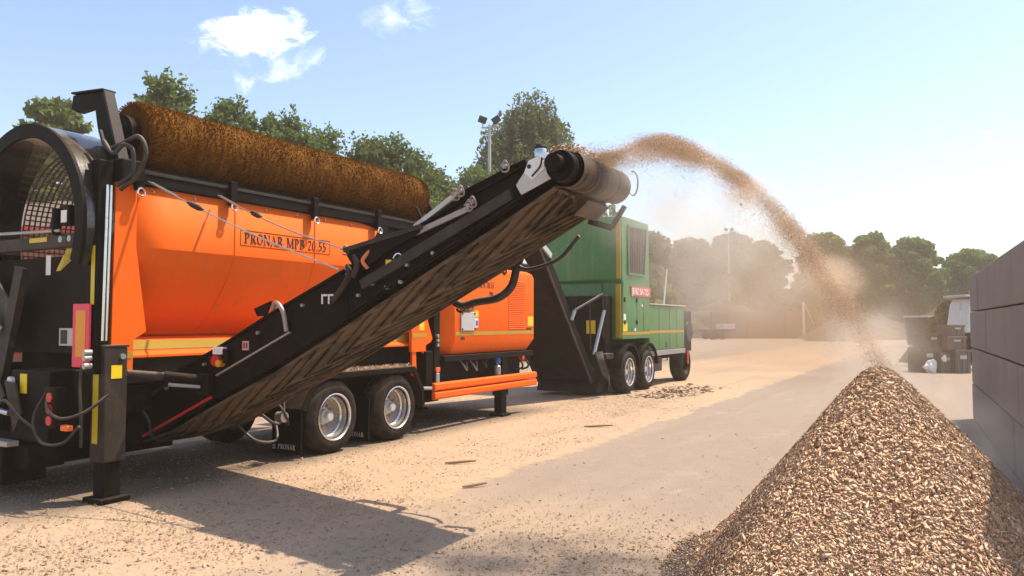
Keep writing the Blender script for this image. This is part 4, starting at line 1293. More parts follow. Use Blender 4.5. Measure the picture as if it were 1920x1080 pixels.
def brush_mat():
    m, t, b_ = base_mat('packed_bristles')
    tc = nd(t, 'ShaderNodeTexCoord').outputs['Object']
    mp = nd(t, 'ShaderNodeMapping'); mp.inputs['Scale'].default_value = (9, 1.6, 1.6)
    t.links.new(tc, mp.inputs[0])
    n1 = noise(t, mp.outputs[0], 2.0, 5, 0.6)
    n2 = noise(t, tc, 1.6, 3, 0.5)
    n3 = noise(t, tc, 90, 3, 0.6)
    cc = mixc(t, sstep(t, n1, .35, .68), (0.115, 0.042, 0.005), (0.20, 0.080, 0.009))
    cc = mixc(t, mth(t, 'MULTIPLY', sstep(t, n2, .45, .7), .45), cc, (0.085, 0.032, 0.006))
    t.links.new(cc, b_.inputs['Base Color'])
    b_.inputs['Roughness'].default_value = 0.9
    b_.inputs['Specular IOR Level'].default_value = 0.1
    b_.inputs['Sheen Weight'].default_value = 0.0
    bp = nd(t, 'ShaderNodeBump'); bp.inputs['Strength'].default_value = 0.35; bp.inputs['Distance'].default_value = 0.012
    t.links.new(n3, bp.inputs['Height']); t.links.new(bp.outputs[0], b_.inputs['Normal'])
    return m
BS0, BS1, BW, BHh, BR = -3.02, 2.42, 0.45, 4.06, 0.42
br = empty('cleaning_brush', (0, 0, 0)); br.parent = S
MB().cyl((BS0 - 0.12, BW, BHh), (BS1 + 0.1, BW, BHh), 0.15, n=20).build('core_tube', 'blacksteel', br)
rng = np.random.default_rng(81)
n = 64000
ss = rng.uniform(BS0, BS1, n)
ss = ss + 0.005 * np.sin(ss * 70)
aa = rng.uniform(0, 2 * np.pi, n)
e = np.minimum((ss - BS0) / 0.16, (BS1 - ss) / 0.16)
tip = BR * (0.92 + 0.08 * np.clip(e, 0, 1) ** .6) * rng.uniform(0.975, 1.012, n) + 0.004 * np.sin(ss * 9 + 2 * np.sin(ss * 2.1)) * np.sin(aa * 3)
root_r = tip * rng.uniform(0.90, 0.94, n)
lean = rng.normal(size=n) * 0.012 - 0.04
dsx = rng.normal(size=n) * 0.006
P0 = np.stack([ss, BW + root_r * np.cos(aa), BHh + root_r * np.sin(aa)], 1)
P1 = np.stack([ss + dsx, BW + tip * np.cos(aa + lean), BHh + tip * np.sin(aa + lean)], 1)
dirv = P1 - P0; dirv /= np.linalg.norm(dirv, axis=1, keepdims=True)
sd = np.cross(dirv, unit(n)); sd /= np.linalg.norm(sd, axis=1, keepdims=True)
wd = rng.uniform(0.004, 0.008, n)[:, None] * 1.2
V = np.stack([P0 - sd * wd, P0 + sd * wd, P1 + sd * wd * .5, P1 - sd * wd * .5], 1).reshape(-1, 3)
tag(link('bristles', mesh_np('bristles', V, np.arange(n * 4).reshape(-1, 4)), 'bristle', br), kind='stuff')
bo = MB()
pr = [(0.0, BS0 + .03), (BR * .88, BS0 + .03), (BR * .95, BS0 + .12), (BR * .97, BS0 + .3), (BR * .97, BS1 - .3), (BR * .95, BS1 - .12), (BR * .88, BS1 - .03), (0.0, BS1 - .03)]
bo.lathe(pr, (0, BW, BHh), 'x', 40)
bo.build('bristle_body', brush_mat(), br)
MB().cyl((BS0 - 0.10, BW, BHh), (BS0 + 0.02, BW, BHh), 0.22, n=24).build('end_disc', 'black', br)
MB().cyl((BS0 - 0.24, BW, BHh), (BS0 - 0.10, BW, BHh), 0.12, n=20).build('hydraulic_motor', 'black', br)
# brush arms
arm = MB()
arm.prism([(-3.40, 0.92, 4.50), (-3.40, 0.95, 4.34), (-3.40, 0.84, 4.29), (-3.40, 0.50, 4.31), (-3.40, 0.44, 4.06), (-3.40, 0.16, 3.52), (-3.40, 0.02, 3.52), (-3.40, 0.02, 3.62), (-3.40, 0.33, 4.46)], (0.10, 0, 0))
arm.build('brush_arm', 'black', S, bevel=0.012)
MB().prism([(-3.41, 0.31, 4.47), (-3.41, 0.0, 3.62), (-3.41, 0.03, 3.61), (-3.41, 0.34, 4.47)], (0.12, 0, 0)).build('arm_flange', 'darkgrey', S)
MB().prism([(-3.42, 0.92, 4.53), (-3.42, 0.33, 4.49), (-3.42, 0.33, 4.47), (-3.42, 0.92, 4.51)], (0.16, 0, 0)).build('arm_plate', 'blacksteel', S)
MB().prism([(-3.28, 0.30, 3.95), (-3.28, 0.52, 3.95), (-3.28, 0.52, 4.25), (-3.28, 0.40, 4.38)], (0.02, 0, 0)).build('motor_plate', 'hubsteel', S)
MB().box(-3.46, -3.20, -0.12, 0.2, 3.42, 3.66).build('arm_pivot', 'black', S, bevel=0.02)
for pts in ([(-3.5, 0.22, 3.98), (-3.5, 0.1, 3.78), (-3.48, -0.12, 3.80), (-3.44, -0.36, 3.86), (-3.42, -0.46, 3.68), (-3.44, -0.34, 3.44), (-3.5, -0.16, 3.30)],
            [(-3.52, 0.12, 3.85), (-3.52, -0.05, 3.70), (-3.5, -0.2, 3.78), (-3.46, -0.30, 3.70), (-3.46, -0.28, 3.46), (-3.5, -0.1, 3.35)]):
    MB().tube(curve_pts(pts, 8), 0.023, 10).build('hydraulic_hose', 'hose', S)
MB().prism([(2.86, 0.75, 4.2), (2.86, 0.55, 4.25), (2.86, 0.02, 3.5), (2.86, 0.14, 3.45)], (0.06, 0, 0)).build('brush_arm', 'black', S)
for a0, a1 in (((2.2, 0.0, 3.5), (2.0, 0.05, 3.85)), ((2.62, 0.0, 3.45), (2.5, 0.02, 3.9)), ((2.75, 0.0, 3.5), (2.9, 0.05, 4.05))):
    MB().bar(a0, a1, 0.05, 0.03).build('brush_stay', 'darkgrey', S)
MB().box(1.86, 2.9, 0.0, 0.12, 3.40, 3.52).build('rear_rail', 'black', S, bevel=0.01)
MB().box(0.62, 2.9, 0.04, 0.10, 2.2, 3.40).build('black_bulkhead', 'black', S)
MB().prism([(0.45, -0.03, 2.60), (0.98, -0.03, 3.41), (1.15, -0.03, 3.41), (1.15, -0.03, 2.60)], (0, 0.025, 0)).build('edge_plate', 'black', S)

# --- discharge conveyor (reaches out towards the camera)
CV = empty('discharge_conveyor', (0, 0, 0)); CV.parent = S
SN, SF = -2.58, -1.38
under = [(0.72, 0.47), (0.2, 0.62), (-0.5, 0.94), (-1.5, 1.37), (-2.4, 1.82), (-3.34, 2.30), (-4.3, 2.79), (-4.84, 3.075)]
HC, HR = (-4.94, 3.225), 0.165
loop = list(under)
for a in np.linspace(math.radians(-62), math.radians(-236), 14):
    # travel round the head from the underside, outwards, to the carrying side
    loop.append((HC[0] + HR * math.cos(a + 0.0) * 1.0, HC[1] + HR * math.sin(a)))
loop += [(-4.4, 3.12), (-2.5, 2.28), (-1.0, 1.60), (0.70, 0.80)]
for a in np.linspace(math.radians(70), math.radians(-70), 8):
    loop.append((0.80 + 0.15 * math.cos(a), 0.63 + 0.15 * math.sin(a)))
bl = MB()
ncol = 10
rings = []
for k in range(ncol + 1):
    s = SN + 0.05 + (SF - SN - 0.10) * k / ncol
    sag = 0.035 * (1 - (2 * k / ncol - 1) ** 2)
    rings.append([(s, w, h - (sag if i < len(under) - 1 else 0)) for i, (w, h) in enumerate(loop)])
bl.loft(rings, cap=False, closed=True)
bl.build('belt', 'belt', CV, angle=50)
for s in (SN + 0.035, SF - 0.05):
    be = MB()
    be.tube([(s, w, h - 0.012) for w, h in under], 0.018, 6)
    be.build('belt_edge', 'belt', CV)


def under_at(d):
    # point on the underside at arc length d from the tail
    d = max(d, 0.02)
    for p, q in zip(under[:-1], under[1:]):
        l_ = math.hypot(q[0] - p[0], q[1] - p[1])
        if d <= l_:
            f_ = d / l_
            return p[0] + (q[0] - p[0]) * f_, p[1] + (q[1] - p[1]) * f_
        d -= l_
    return under[-1]


cm_ = None
for k in range(20):
    d0 = -1.0 + k * 0.36 + random.uniform(-.05, .05)
    cl_ = MB()
    for sg_ in (-1, 1):
        pts = []
        for j in range(6):
            u_ = j / 5
            s_ = (SN + SF) / 2 + sg_ * u_ * 0.50
            w_, h_ = under_at(min(d0 + 1.15 * u_, 6.15))
            pts.append((s_, w_, h_ - 0.035 * (1 - (u_ * 0.9) ** 2) - 0.008))
        cl_.tube(pts, [0.016, .019, .019, .019, .017, .010], 6)
    cl_.build('belt_cleat', 'belt', CV)
MB().cyl((SN + 0.03, *HC), (SF - 0.03, *HC), HR - 0.02, n=24).build('head_drum', 'blacksteel', CV)
MB().cyl((SN + 0.03, 0.8, 0.63), (SF - 0.03, 0.8, 0.63), 0.135, n=24).build('tail_drum', 'blacksteel', CV)
lower = [(0.98, 0.70), (0.90, 0.96), (0.39, 1.17), (-0.79, 1.68), (-1.53, 2.02), (-2.42, 2.40), (-2.56, 2.36), (-2.54, 1.92), (-1.5, 1.41), (-0.5, 0.985), (0.2, 0.665), (0.66, 0.50)]
upper = [(-2.56, 2.40), (-2.545, 1.93), (-3.34, 2.345), (-4.3, 2.83), (-4.56, 2.97), (-4.70, 3.27), (-4.60, 3.30), (-3.97, 3.03)]
for s, sg in ((SN, -1), (SF, 1)):
    lo = MB().prism([(s, w, h) for w, h in lower], (0.035 * sg, 0, 0)).build('side_panel', 'black', CV, bevel=0.006)
    up = MB().prism([(s, w, h) for w, h in upper], (0.03 * sg, 0, 0)).build('side_panel', 'black', CV, bevel=0.006)
    pts = [(0.9, 0.95), (-0.79, 1.675), (-1.53, 2.015), (-2.45, 2.40), (-3.97, 3.04), (-4.62, 3.30)]
    fl = MB()
    for p, q in zip(pts[:-1], pts[1:]):
        fl.bar((s + 0.02 * sg, p[0], p[1] - 0.01), (s + 0.02 * sg, q[0], q[1] - 0.01), 0.085, 0.025)
    fl.build('top_flange', 'black', CV)
    pts = [(-2.55, 1.97), (-3.34, 2.375), (-4.3, 2.86), (-4.56, 3.0)]
    fl = MB()
    for p, q in zip(pts[:-1], pts[1:]):
        fl.bar((s + 0.03 * sg, p[0], p[1]), (s + 0.03 * sg, q[0], q[1]), 0.09, 0.02)
    fl.build('bottom_flange', 'black', CV)
    pts = [(-2.75, 2.26), (-4.45, 3.02)]
    MB().bar((s + 0.05 * sg, *pts[0]), (s + 0.05 * sg, *pts[1]), 0.07, 0.10).build('stiffener', 'darkgrey', CV, bevel=0.008)
# near-side details (x = SN - something faces the camera)
X = SN - 0.04
MB().bar((X - .015, -0.66, 1.30), (X - .015, -1.78, 1.79), 0.03, 0.018).build('panel_ledge', 'hubsteel', CV)
MB().bar((X - .01, 0.62, 0.535), (X - .01, -0.58, 1.06), 0.02, 0.03).build('red_trim', 'red', CV)
MB().bar((X - .01, 0.5, 1.03), (X - .01, 0.08, 1.22), 0.02, 0.05).build('panel_rib', 'darkgrey', CV)
ends = MB().cyl((X - 0.02, 0.80, 0.63), (SN, 0.80, 0.63), 0.20, n=28).build('tail_bearing', 'black', CV, bevel=0.01)
MB().tube(curve_pts([(X - .03, 0.62, 0.85), (X - .05, 0.45, 0.72), (X - .04, 0.42, 0.55)], 6), 0.018, 8).build('hose_loop', 'hose', CV)
lm = MB().cyl((X - 0.07, -0.68, 1.47), (X, -0.68, 1.47), 0.065, n=20).build('tail_lamp', 'redlamp', CV, bevel=0.01)
MB().cyl((X - 0.072, -0.74, 1.44), (X, -0.74, 1.44), 0.04, n=16).build('amber_lens', 'amber', lm)
MB().box(X - 0.075, X, -0.80, -0.66, 1.54, 1.62).build('white_lens', 'white', lm)
MB().box(X - 0.06, X, -0.87, -0.80, 1.44, 1.60).build('lamp_housing', 'black', lm, bevel=0.01)
st = MB().box(X - 0.004, X - 0.0005, -1.15, -1.05, 1.59, 1.69).build('pink_label', paint('pink_label', (0.80, 0.30, 0.33), 0.5), CV)
MB().box(X - 0.007, X - 0.0045, -1.13, -1.11, 1.61, 1.67).build('pictogram', 'ink', st)
MB().box(X - 0.007, X - 0.0045, -1.09, -1.07, 1.61, 1.67).build('pictogram', 'ink', st)
lg = MB()
lg.box(X - 0.005, X - 0.0005, -2.22, -2.20, 2.08, 2.18); lg.box(X - 0.005, X - 0.0005, -2.28, -2.225, 2.16, 2.18)
lg.box(X - 0.005, X - 0.0005, -2.31, -2.29, 2.08, 2.18); lg.box(X - 0.005, X - 0.0005, -2.36, -2.315, 2.16, 2.18)
lg.build('white_marking', 'white', CV)
MB().box(X - 0.004, X - 0.0005, -3.10, -3.03, 2.40, 2.50).build('warning_label', 'label', CV)
MB().tube([(X - .02 + 0.01 * math.sin(a), -3.19 + 0.05 * math.cos(a), 2.505 + 0.05 * math.sin(a)) for a in np.linspace(0, 6.0, 14)], 0.010, 6).build('wire_loop', 'chrome', CV)
MB().tube(curve_pts([(X - .02, -1.52, 2.03), (X - .06, -1.62, 2.10), (X - .06, -1.72, 2.0), (X - .03, -1.74, 1.80)], 8), 0.024, 10).build('pipe_bend', 'hubsteel', CV)
MB().tube(curve_pts([(X - .03, -2.58, 2.46), (X - .07, -2.62, 2.35), (X - .06, -2.50, 2.20), (X - .02, -2.36, 2.10)], 8), 0.032, 10).build('pipe_bend', 'darkgrey', CV)
MB().tube(curve_pts([(X - .03, -2.66, 2.55), (X - .08, -2.74, 2.46), (X - .07, -2.68, 2.34)], 8), 0.03, 10).build('pipe_bend', 'darkgrey', CV)
MB().tube(curve_pts([(X - .03, -2.86, 2.60), (X - .07, -2.80, 2.50), (X - .04, -2.84, 2.42)], 8), 0.02, 10).build('pipe_bend', paint('orange_pipe', (0.7, 0.2, 0.05), 0.5), CV)
for w, h in ((0.2, 1.2), (-0.45, 1.50), (-1.3, 1.86), (-1.95, 2.15), (-2.7, 2.24), (-3.05, 2.31), (-3.3, 2.52), (-3.6, 2.62), (-2.88, 2.35), (-3.22, 2.36)):
    MB().cyl((X - 0.03, w, h - .08), (X + 0.005, w, h - .08), 0.018, n=10).build('bolt', 'hubsteel', CV)
MB().prism([(X - .03, -1.42, 1.96), (X - .03, -1.30, 1.96), (X - .03, -1.25, 2.04), (X - .03, -1.5, 2.12)], (0.03, 0, 0)).build('lug', 'black', CV)
# folding hinge: lever plate, struts and lashing
MB().prism([(X - .05, -2.55, 2.62), (X - .05, -2.57, 2.56), (X - .05, -2.72, 2.36), (X - .05, -3.05, 2.56), (X - .05, -3.48, 2.74), (X - .05, -3.46, 2.80)], (0.04, 0, 0)).build('hinge_plate', 'black', CV, bevel=0.006)
MB().bar((X - .06, -2.56, 2.61), (X - .06, -3.50, 2.79), 0.05, 0.045).build('hinge_lever', 'darkgrey', CV)
MB().bar((X - .03, -3.42, 2.74), (X - .03, -4.02, 2.93), 0.03, 0.05).build('strut', 'hubsteel', CV)
for p in ((-2.56, 2.615), (-4.02, 2.95), (-2.60, 2.42), (-3.93, 3.09), (-4.40, 3.27), (-4.06, 2.98), (-3.88, 3.06)):
    MB().cyl((X - 0.07, *p), (X - 0.02, *p), 0.022, n=12).build('pivot_pin', 'hubsteel', CV)
    MB().tube([(X - .06 + 0.02 * math.sin(2 * a), p[0] + 0.04 * math.cos(a), p[1] + 0.05 * math.sin(a)) for a in np.linspace(0, 5.2, 14)], 0.009, 6).build('shackle', 'hubsteel', CV)
# skirts above the belt
for s, sg in ((SN + 0.02, -1), (SF - 0.02, 1)):
    MB().prism([(s, -3.36, 2.70), (s, -3.95, 2.97), (s, -4.58, 3.26), (s + .04 * sg, -4.56, 3.33), (s + .04 * sg, -4.42, 3.29), (s + .04 * sg, -3.89, 3.10), (s + .04 * sg, -3.40, 2.80)], (0.012, 0, 0)).build('rubber_skirt', 'black', CV)
MB().bar((SN - 0.03, -3.38, 2.80), (SN - 0.03, -3.90, 3.105), 0.05, 0.045).build('skirt_edge', 'palegrey', CV)
MB().bar((SF - 0.03, -2.75, 2.56), (SF - 0.03, -3.90, 3.10), 0.03, 0.03).build('skirt_edge', 'black', CV)
# head end
gp = MB().prism([(X - .02, -4.49, 3.10), (X - .02, -4.545, 3.01), (X - .02, -4.90, 3.155), (X - .02, -4.83, 3.28), (X - .02, -4.60, 3.24)], (0.018, 0, 0)).build('tension_plate', 'palegrey', CV, bevel=0.004)
MB().prism([(X - .028, -4.58, 3.20), (X - .028, -4.66, 3.13), (X - .028, -4.78, 3.22), (X - .028, -4.74, 3.34), (X - .028, -4.62, 3.30)], (0.007, 0, 0)).build('bearing_plate', 'white', gp)
MB().cyl((X - .034, -4.63, 3.25), (X - .0285, -4.63, 3.25), 0.02, n=12).build('plate_hole', 'ink', gp)
MB().tube(curve_pts([(X - .03, -4.76, 3.33), (X - .035, -4.74, 3.24), (X - .035, -4.66, 3.16)], 6), 0.008, 6).build('slot', 'ink', gp)
MB().cyl((X - 0.06, *HC), (SN + 0.02, *HC), 0.135, n=26).build('drive_motor', 'black', CV, bevel=0.01)
MB().cyl((X - 0.16, -4.92, 3.24), (X - 0.06, -4.92, 3.24), 0.075, n=18).build('motor_body', 'blacksteel', CV)
MB().cyl((X - 0.09, -4.81, 3.32), (X - 0.03, -4.81, 3.32), 0.028, n=12).build('grease_cap', 'chrome', CV)
dome = MB().lathe([(0.0, .075), (0.03, .068), (.052, .04), (.058, .0), (.058, -.03), (0, -.03)], (X + 0.06, -4.70, 3.37), 'z', 18).build('dome_sensor', 'chrome', CV)
MB().lathe([(0.0, .09), (0.034, .08), (.056, .052), (0.05, .05)], (X + 0.06, -4.70, 3.375), 'z', 18).build('dome_cap', 'black', dome)
MB().tube([(SF + 0.05, -5.09 + 0.05 * math.cos(a), 3.27 + 0.12 * math.sin(a)) for a in np.linspace(1.2, 5.4, 14)], 0.009, 6).build('guard_hoop', 'grey', CV)
MB().prism([(SN + 0.62, -4.74, 2.90), (SN + 0.62, -4.76, 2.93), (SN + 0.62, -4.88, 3.03), (SN + 0.62, -4.86, 3.00)], (0.5, 0, 0)).build('belt_scraper', 'mesh_dark', CV)
MB().bar((SF + 0.05, -5.0, 3.05), (SF + 0.05, -4.86, 2.84), 0.04, 0.04).build('scraper_arm', 'black', CV)
MB().bar((SF + 0.05, -4.86, 2.84), (SF + 0.03, -4.62, 2.92), 0.05, 0.06).build('scraper_arm', 'black', CV)
MB().tube(curve_pts([(SF + .05, -4.5, 2.78), (SF + .07, -4.25, 2.55), (SF + .07, -3.9, 2.46), (SF + .05, -3.75, 2.52)], 8), 0.02, 8).build('hanging_cable', 'hose', CV)
MB().tube(curve_pts([(-1.30, -2.95, 2.12), (-1.28, -3.06, 2.08), (-1.26, -3.22, 2.12), (-1.26, -3.49, 2.16), (-1.26, -3.66, 2.28), (-1.27, -3.73, 2.47), (-1.29, -3.80, 2.62)], 8), 0.045, 12).build('hanging_hose', 'hose', CV)
for k in range(3):
    MB().tube([(-1.24 + .01 * math.sin(a), -3.0 - .05 * k + 0.06 * math.cos(a), 2.06 + 0.05 * math.sin(a)) for a in np.linspace(0, 6, 12)], 0.014, 6).build('hose_clamp', 'grey' if k else 'black', CV)
# under-belt return rollers
for w, h in ((-1.2, 1.36), (-2.8, 2.14), (-4.0, 2.75)):
    MB().cyl((SN + 0.06, w, h), (SF - 0.06, w, h), 0.04, n=12).build('return_roller', 'blacksteel', CV)
# hydraulic ram from the leg to the conveyor
MB().tube([(-3.30, -0.05, 1.34), (-3.0, -0.25, 1.30)], 0.045, 12).build('ram_barrel', 'darkgrey', S)
MB().tube([(-3.0, -0.25, 1.30), (-2.66, -0.50, 1.24)], 0.06, 12).build('ram_sleeve', 'black', S)
MB().tube([(-2.98, -0.30, 1.21), (-2.68, -0.50, 1.17)], 0.022, 8).build('ram_pipe', 'grey', S)
MB().box(-2.72, -2.63, -0.62, -0.44, 1.08, 1.32).build('ram_lug', 'black', S, bevel=0.01)
# stay ropes with turnbuckles
for p0, p1, f in (((-3.10, -0.06, 3.46), (X - .05, -2.48, 2.42), 0.22), ((-2.16, -0.06, 3.44), (X - .07, -2.56, 2.62), 0.30)):
    p0, p1 = Vector(p0), Vector(p1)
    pts = [p0.lerp(p1, t) + Vector((0, 0, -0.05 * math.sin(math.pi * t))) for t in np.linspace(0, 1, 17)]
    rp = MB().tube(pts, 0.010, 6).build('stay_rope', 'grey', S)
    a, c = p0.lerp(p1, f) - Vector((0, 0, 0.03)), p0.lerp(p1, f + .09) - Vector((0, 0, 0.035))
    MB().tube([a, a.lerp(c, .3), a.lerp(c, .7), c], [0.012, 0.034, 0.034, 0.012], 8).build('turnbuckle', 'darkgrey', rp)
    a, c = p0.lerp(p1, .02), p0.lerp(p1, .16) - Vector((0, 0, 0.02))
    MB().tube([a, c], 0.017, 6).build('rope_shackle', 'grey', rp)

# ================================================================== GREEN SHREDDER
G = empty('wood_shredder', W(11.03, -0.28), TH)
tag(G, 'dusty green wood shredder with a tall tower standing beyond the orange machine', 'shredder')
tw = MB().prism([(-0.50, 0.0, 1.45), (1.70, 0.0, 1.45), (1.62, 0.0, 4.72), (-0.49, 0.0, 4.72), (-0.49, 0.0, 3.02), (-0.40, 0.0, 2.95)], (0, 2.5, 0)).build('tower', 'green', G, bevel=0.03)
MB().prism([(-0.02, -0.004, 3.24), (1.14, -0.004, 3.24), (1.34, -0.004, 4.50), (-0.02, -0.004, 4.46)], (0, 0.014, 0)).build('vent_mesh', 'mesh_dark', tw)
vf = MB()
vp = [(-0.06, 3.20), (1.18, 3.20), (1.38, 4.55), (-0.06, 4.50)]
for (a, c), (d, e) in zip(vp, vp[1:] + vp[:1]):
    vf.bar((a, -0.015, c), (d, -0.015, e), 0.05, 0.05, (0, 1, 0))
vf.build('vent_frame', 'green', tw)
MB().box(-0.53, -0.501, 0.02, 0.16, 1.5, 2.9).build('edge_stripe', 'stripe', tw)
MB().box(-0.525, -0.495, 0.02, 0.14, 3.06, 4.66).build('edge_stripe', 'stripe', tw)
MB().box(-0.46, 1.66, -0.006, -0.001, 1.56, 1.64).build('edge_stripe', 'stripe', tw)
sg = MB().box(0.14, 1.66, -0.03, -0.002, 2.62, 2.88).build('name_board', paint('faded_red_board', (0.66, 0.10, 0.07), 0.5, dust=0.3), tw)
sans('lettering', 'JENZ BA 725', 'white', sg, (0.18, -0.034, 2.665), (R(90), 0, 0), 0.24)
MB().box(0.62, 0.63, -0.006, -0.001, 1.75, 2.45).build('door_seam', 'ink', tw)
MB().box(1.15, 1.16, -0.006, -0.001, 1.66, 2.5).build('door_seam', 'ink', tw)
MB().cyl((0.98, -0.03, 2.36), (0.98, 0.0, 2.36), 0.04, n=12).build('door_latch', 'white', tw)
MB().box(-0.38, -0.22, -0.006, -0.001, 1.92, 2.12).build('safety_label', 'white', tw)
MB().box(-0.42, -0.12, -0.006, -0.001, 1.66, 1.88).build('warning_label', 'label', tw)
MB().box(0.20, 0.30, -0.006, -0.001, 1.66, 1.76).build('safety_label', 'blue', tw)
MB().box(0.42, 0.52, -0.006, -0.001, 1.66, 1.74).build('safety_label', 'white', tw)
for s in (-0.35, 0.55):
    for h in (1.9, 2.5):
        MB().cyl((s + .02, -0.02, h - .06), (s + .02, -0.02, h + .06), 0.022, n=8).build('hinge', 'blacksteel', tw)
for i in range(9):
    MB().box(0.02 + i * .135, 0.035 + i * .135, -0.014, -0.0045, 3.27, 4.43).build('vent_bar', 'mesh_dark', tw)
for h in (3.06, 1.47):
    MB().box(-0.46, 1.66, -0.012, -0.001, h, h + .04).build('body_rib', 'green', tw)
bd = MB().box(1.76, 5.10, 0.05, 2.45, 1.08, 2.40).build('engine_body', 'green', G, bevel=0.03)
MB().box(1.78, 5.05, 0.044, 0.0485, 1.58, 1.66).build('edge_stripe', 'stripe', bd)
MB().box(1.72, 5.20, 0.0, 2.5, 2.405, 2.445).build('body_lid', 'kerb', bd, bevel=0.015)
MB().box(3.2, 3.32, 0.043, 0.0485, 1.14, 1.30).build('latch', 'ink', bd)
for s in (2.6, 3.6, 4.3):
    MB().box(s, s + .012, 0.044, 0.0485, 1.12, 2.36).build('door_seam', 'ink', bd)
MB().box(1.8, 5.1, 0.02, 0.3, 0.92, 1.07).build('sill_beam', 'grey', G, bevel=0.01)
MB().loft([[(2.1, 0.5, 2.472), (2.5, 0.5, 2.472), (2.5, 0.9, 2.472), (2.1, 0.9, 2.472)], [(2.2, 0.55, 2.8), (2.35, 0.55, 2.8), (2.35, 0.8, 2.8), (2.2, 0.8, 2.8)]]).build('exhaust_cowl', 'palegrey', G)
MB().tube([(4.1, 0.4, 2.47), (4.45, 0.4, 3.6)], 0.025, 8).build('antenna', 'white', G)
MB().box(5.12, 6.0, 0.08, 2.4, 0.95, 2.28).build('radiator_end', 'blacksteel', G, bevel=0.04)
MB().cyl((5.6, 0.02, 1.6), (5.6, 0.08, 1.6), 0.33, n=24).build('cooling_fan', 'darkgrey', G)
MB().box(-0.4, 5.6, 0.55, 1.95, 0.75, 1.07).build('chassis', 'blacksteel', G)
MB().box(-0.9, 1.7, 0.3, 2.2, 1.1, 1.44).build('chassis_deck', 'blacksteel', G)
wsrc = [o for o in S.children if o.name.startswith('wheel') and o.type == 'EMPTY'][0]
for s, w in ((0.05, 0.0), (1.55, 0.0), (5.35, 0.08), (6.1, 0.35)):
    wc = copy_tree(wsrc, G)
    wc.location = (s, w, 0.57); wc.scale = (1.085, 1.0, 1.085)
    if s > 4:
        for ch in wc.children:
            if not ch.name.startswith('tyre'):
                ch.material_slots[0].link = 'OBJECT'; ch.material_slots[0].material = M['blacksteel']
for s in (0.05, 1.55):
    fd = MB()
    ao = np.linspace(R(8), R(172), 15)
    fd.loft([[(s + r * math.cos(a), y, 0.6 + r * math.sin(a)) for a in ao] for r, y in ((0.68, -0.04), (0.73, -0.04), (0.73, 0.5), (0.68, 0.5), (0.68, -0.04))], cap=False, closed=False)
    fd.build('fender', 'black', G)
for s, w in ((5.30, 0.04), (6.05, 0.31)):
    MB().box(s, s + .12, w - .03, w, 0.55, 1.0).build('red_reflector', 'redlamp', G)
MB().box(2.1, 3.0, 0.1, 0.5, 0.45, 0.85).build('tool_box', 'darkgrey', G, bevel=0.02)
# shredder discharge belt rising back towards the screener
E0, E1 = (-1.35, 0.45), (-4.25, 3.72)
for w in (0.50, 1.98):
    MB().bar((E0[0], w, E0[1]), (E1[0], w, E1[1]), 0.07, 0.34, (1, 0, 0)).build('elevator_side', 'black', G, bevel=0.01)
    MB().bar((E0[0] - .10, w - .05, E0[1] - .10), (E1[0] - .10, w - .05, E1[1] - .10), 0.03, 0.07, (1, 0, 0)).build('elevator_flange', 'darkgrey', G)
MB().bar((E0[0], 1.24, E0[1]), (E1[0], 1.24, E1[1]), 1.40, 0.18, (1, 0, 0)).build('elevator_belt', 'blacksteel', G)
MB().bar((E1[0] + .5, 0.44, E1[1] - .30), (E1[0] - .15, 0.44, E1[1] + .02), 0.05, 0.12).build('elevator_hood', 'palegrey', G)
MB().cyl((E0[0], 0.44, E0[1] + .1), (E0[0], 2.04, E0[1] + .1), 0.2, n=20).build('elevator_drum', 'black', G)
for p, q, r in (((-2.65, 0.36, 2.18), (-1.3, 0.2, 2.62), .035), ((-1.3, 0.2, 2.9), (-1.25, 0.2, 1.5), .025), ((-1.25, 0.18, 2.2), (-1.75, 0.25, 1.1), .045), ((-1.9, 0.3, 2.4), (-1.85, 0.3, 1.2), .02), ((-2.65, 0.36, 2.18), (-2.75, 0.4, 1.95), .05)):
    MB().tube([p, q], r, 8).build('ram', 'grey' if r > .04 else 'darkgrey', G)
for k in range(4):
    MB().tube(curve_pts([(-1.75 + .12 * k, 0.2, 1.15), (-1.8 + .1 * k, 0.1, 0.9), (-1.6 + .1 * k, 0.08, 0.62), (-1.35 + .12 * k, 0.2, 0.55 - .05 * k)], 6), 0.03, 8).build('hydraulic_hose', 'hose', G)
MB().box(-1.22, -0.72, 0.14, 0.3, 0.95, 1.1).build('valve_block', 'darkgrey', G, bevel=0.02)
MB().box(-1.10, -1.08, 0.5, 0.75, 1.6, 1.95).build('warning_label', 'label', G)
MB().box(-1.0, -0.52, 0.25, 2.3, 1.3, 2.6).build('outlet_housing', 'blacksteel', G, bevel=0.03)
MB().loft([[(-1.3, 0.4, 0.1), (-1.3, 2.1, 0.1), (-0.75, 2.2, 1.2), (-0.75, 0.3, 1.2)], [(-0.5, 0.4, 0.1), (-0.5, 2.1, 0.1), (-0.5, 2.2, 1.2), (-0.5, 0.3, 1.2)]]).build('outlet_chute', 'blacksteel', G)

# ================================================================== WOOD CHIPS
# --- the heap
PX, PY, PH, PR_ = 2.74, 5.80, 1.60, 1.36
rng = np.random.default_rng(91)
kk = rng.normal(size=(14, 2)) * 3.2; kp = rng.uniform(0, 6.28, 14)


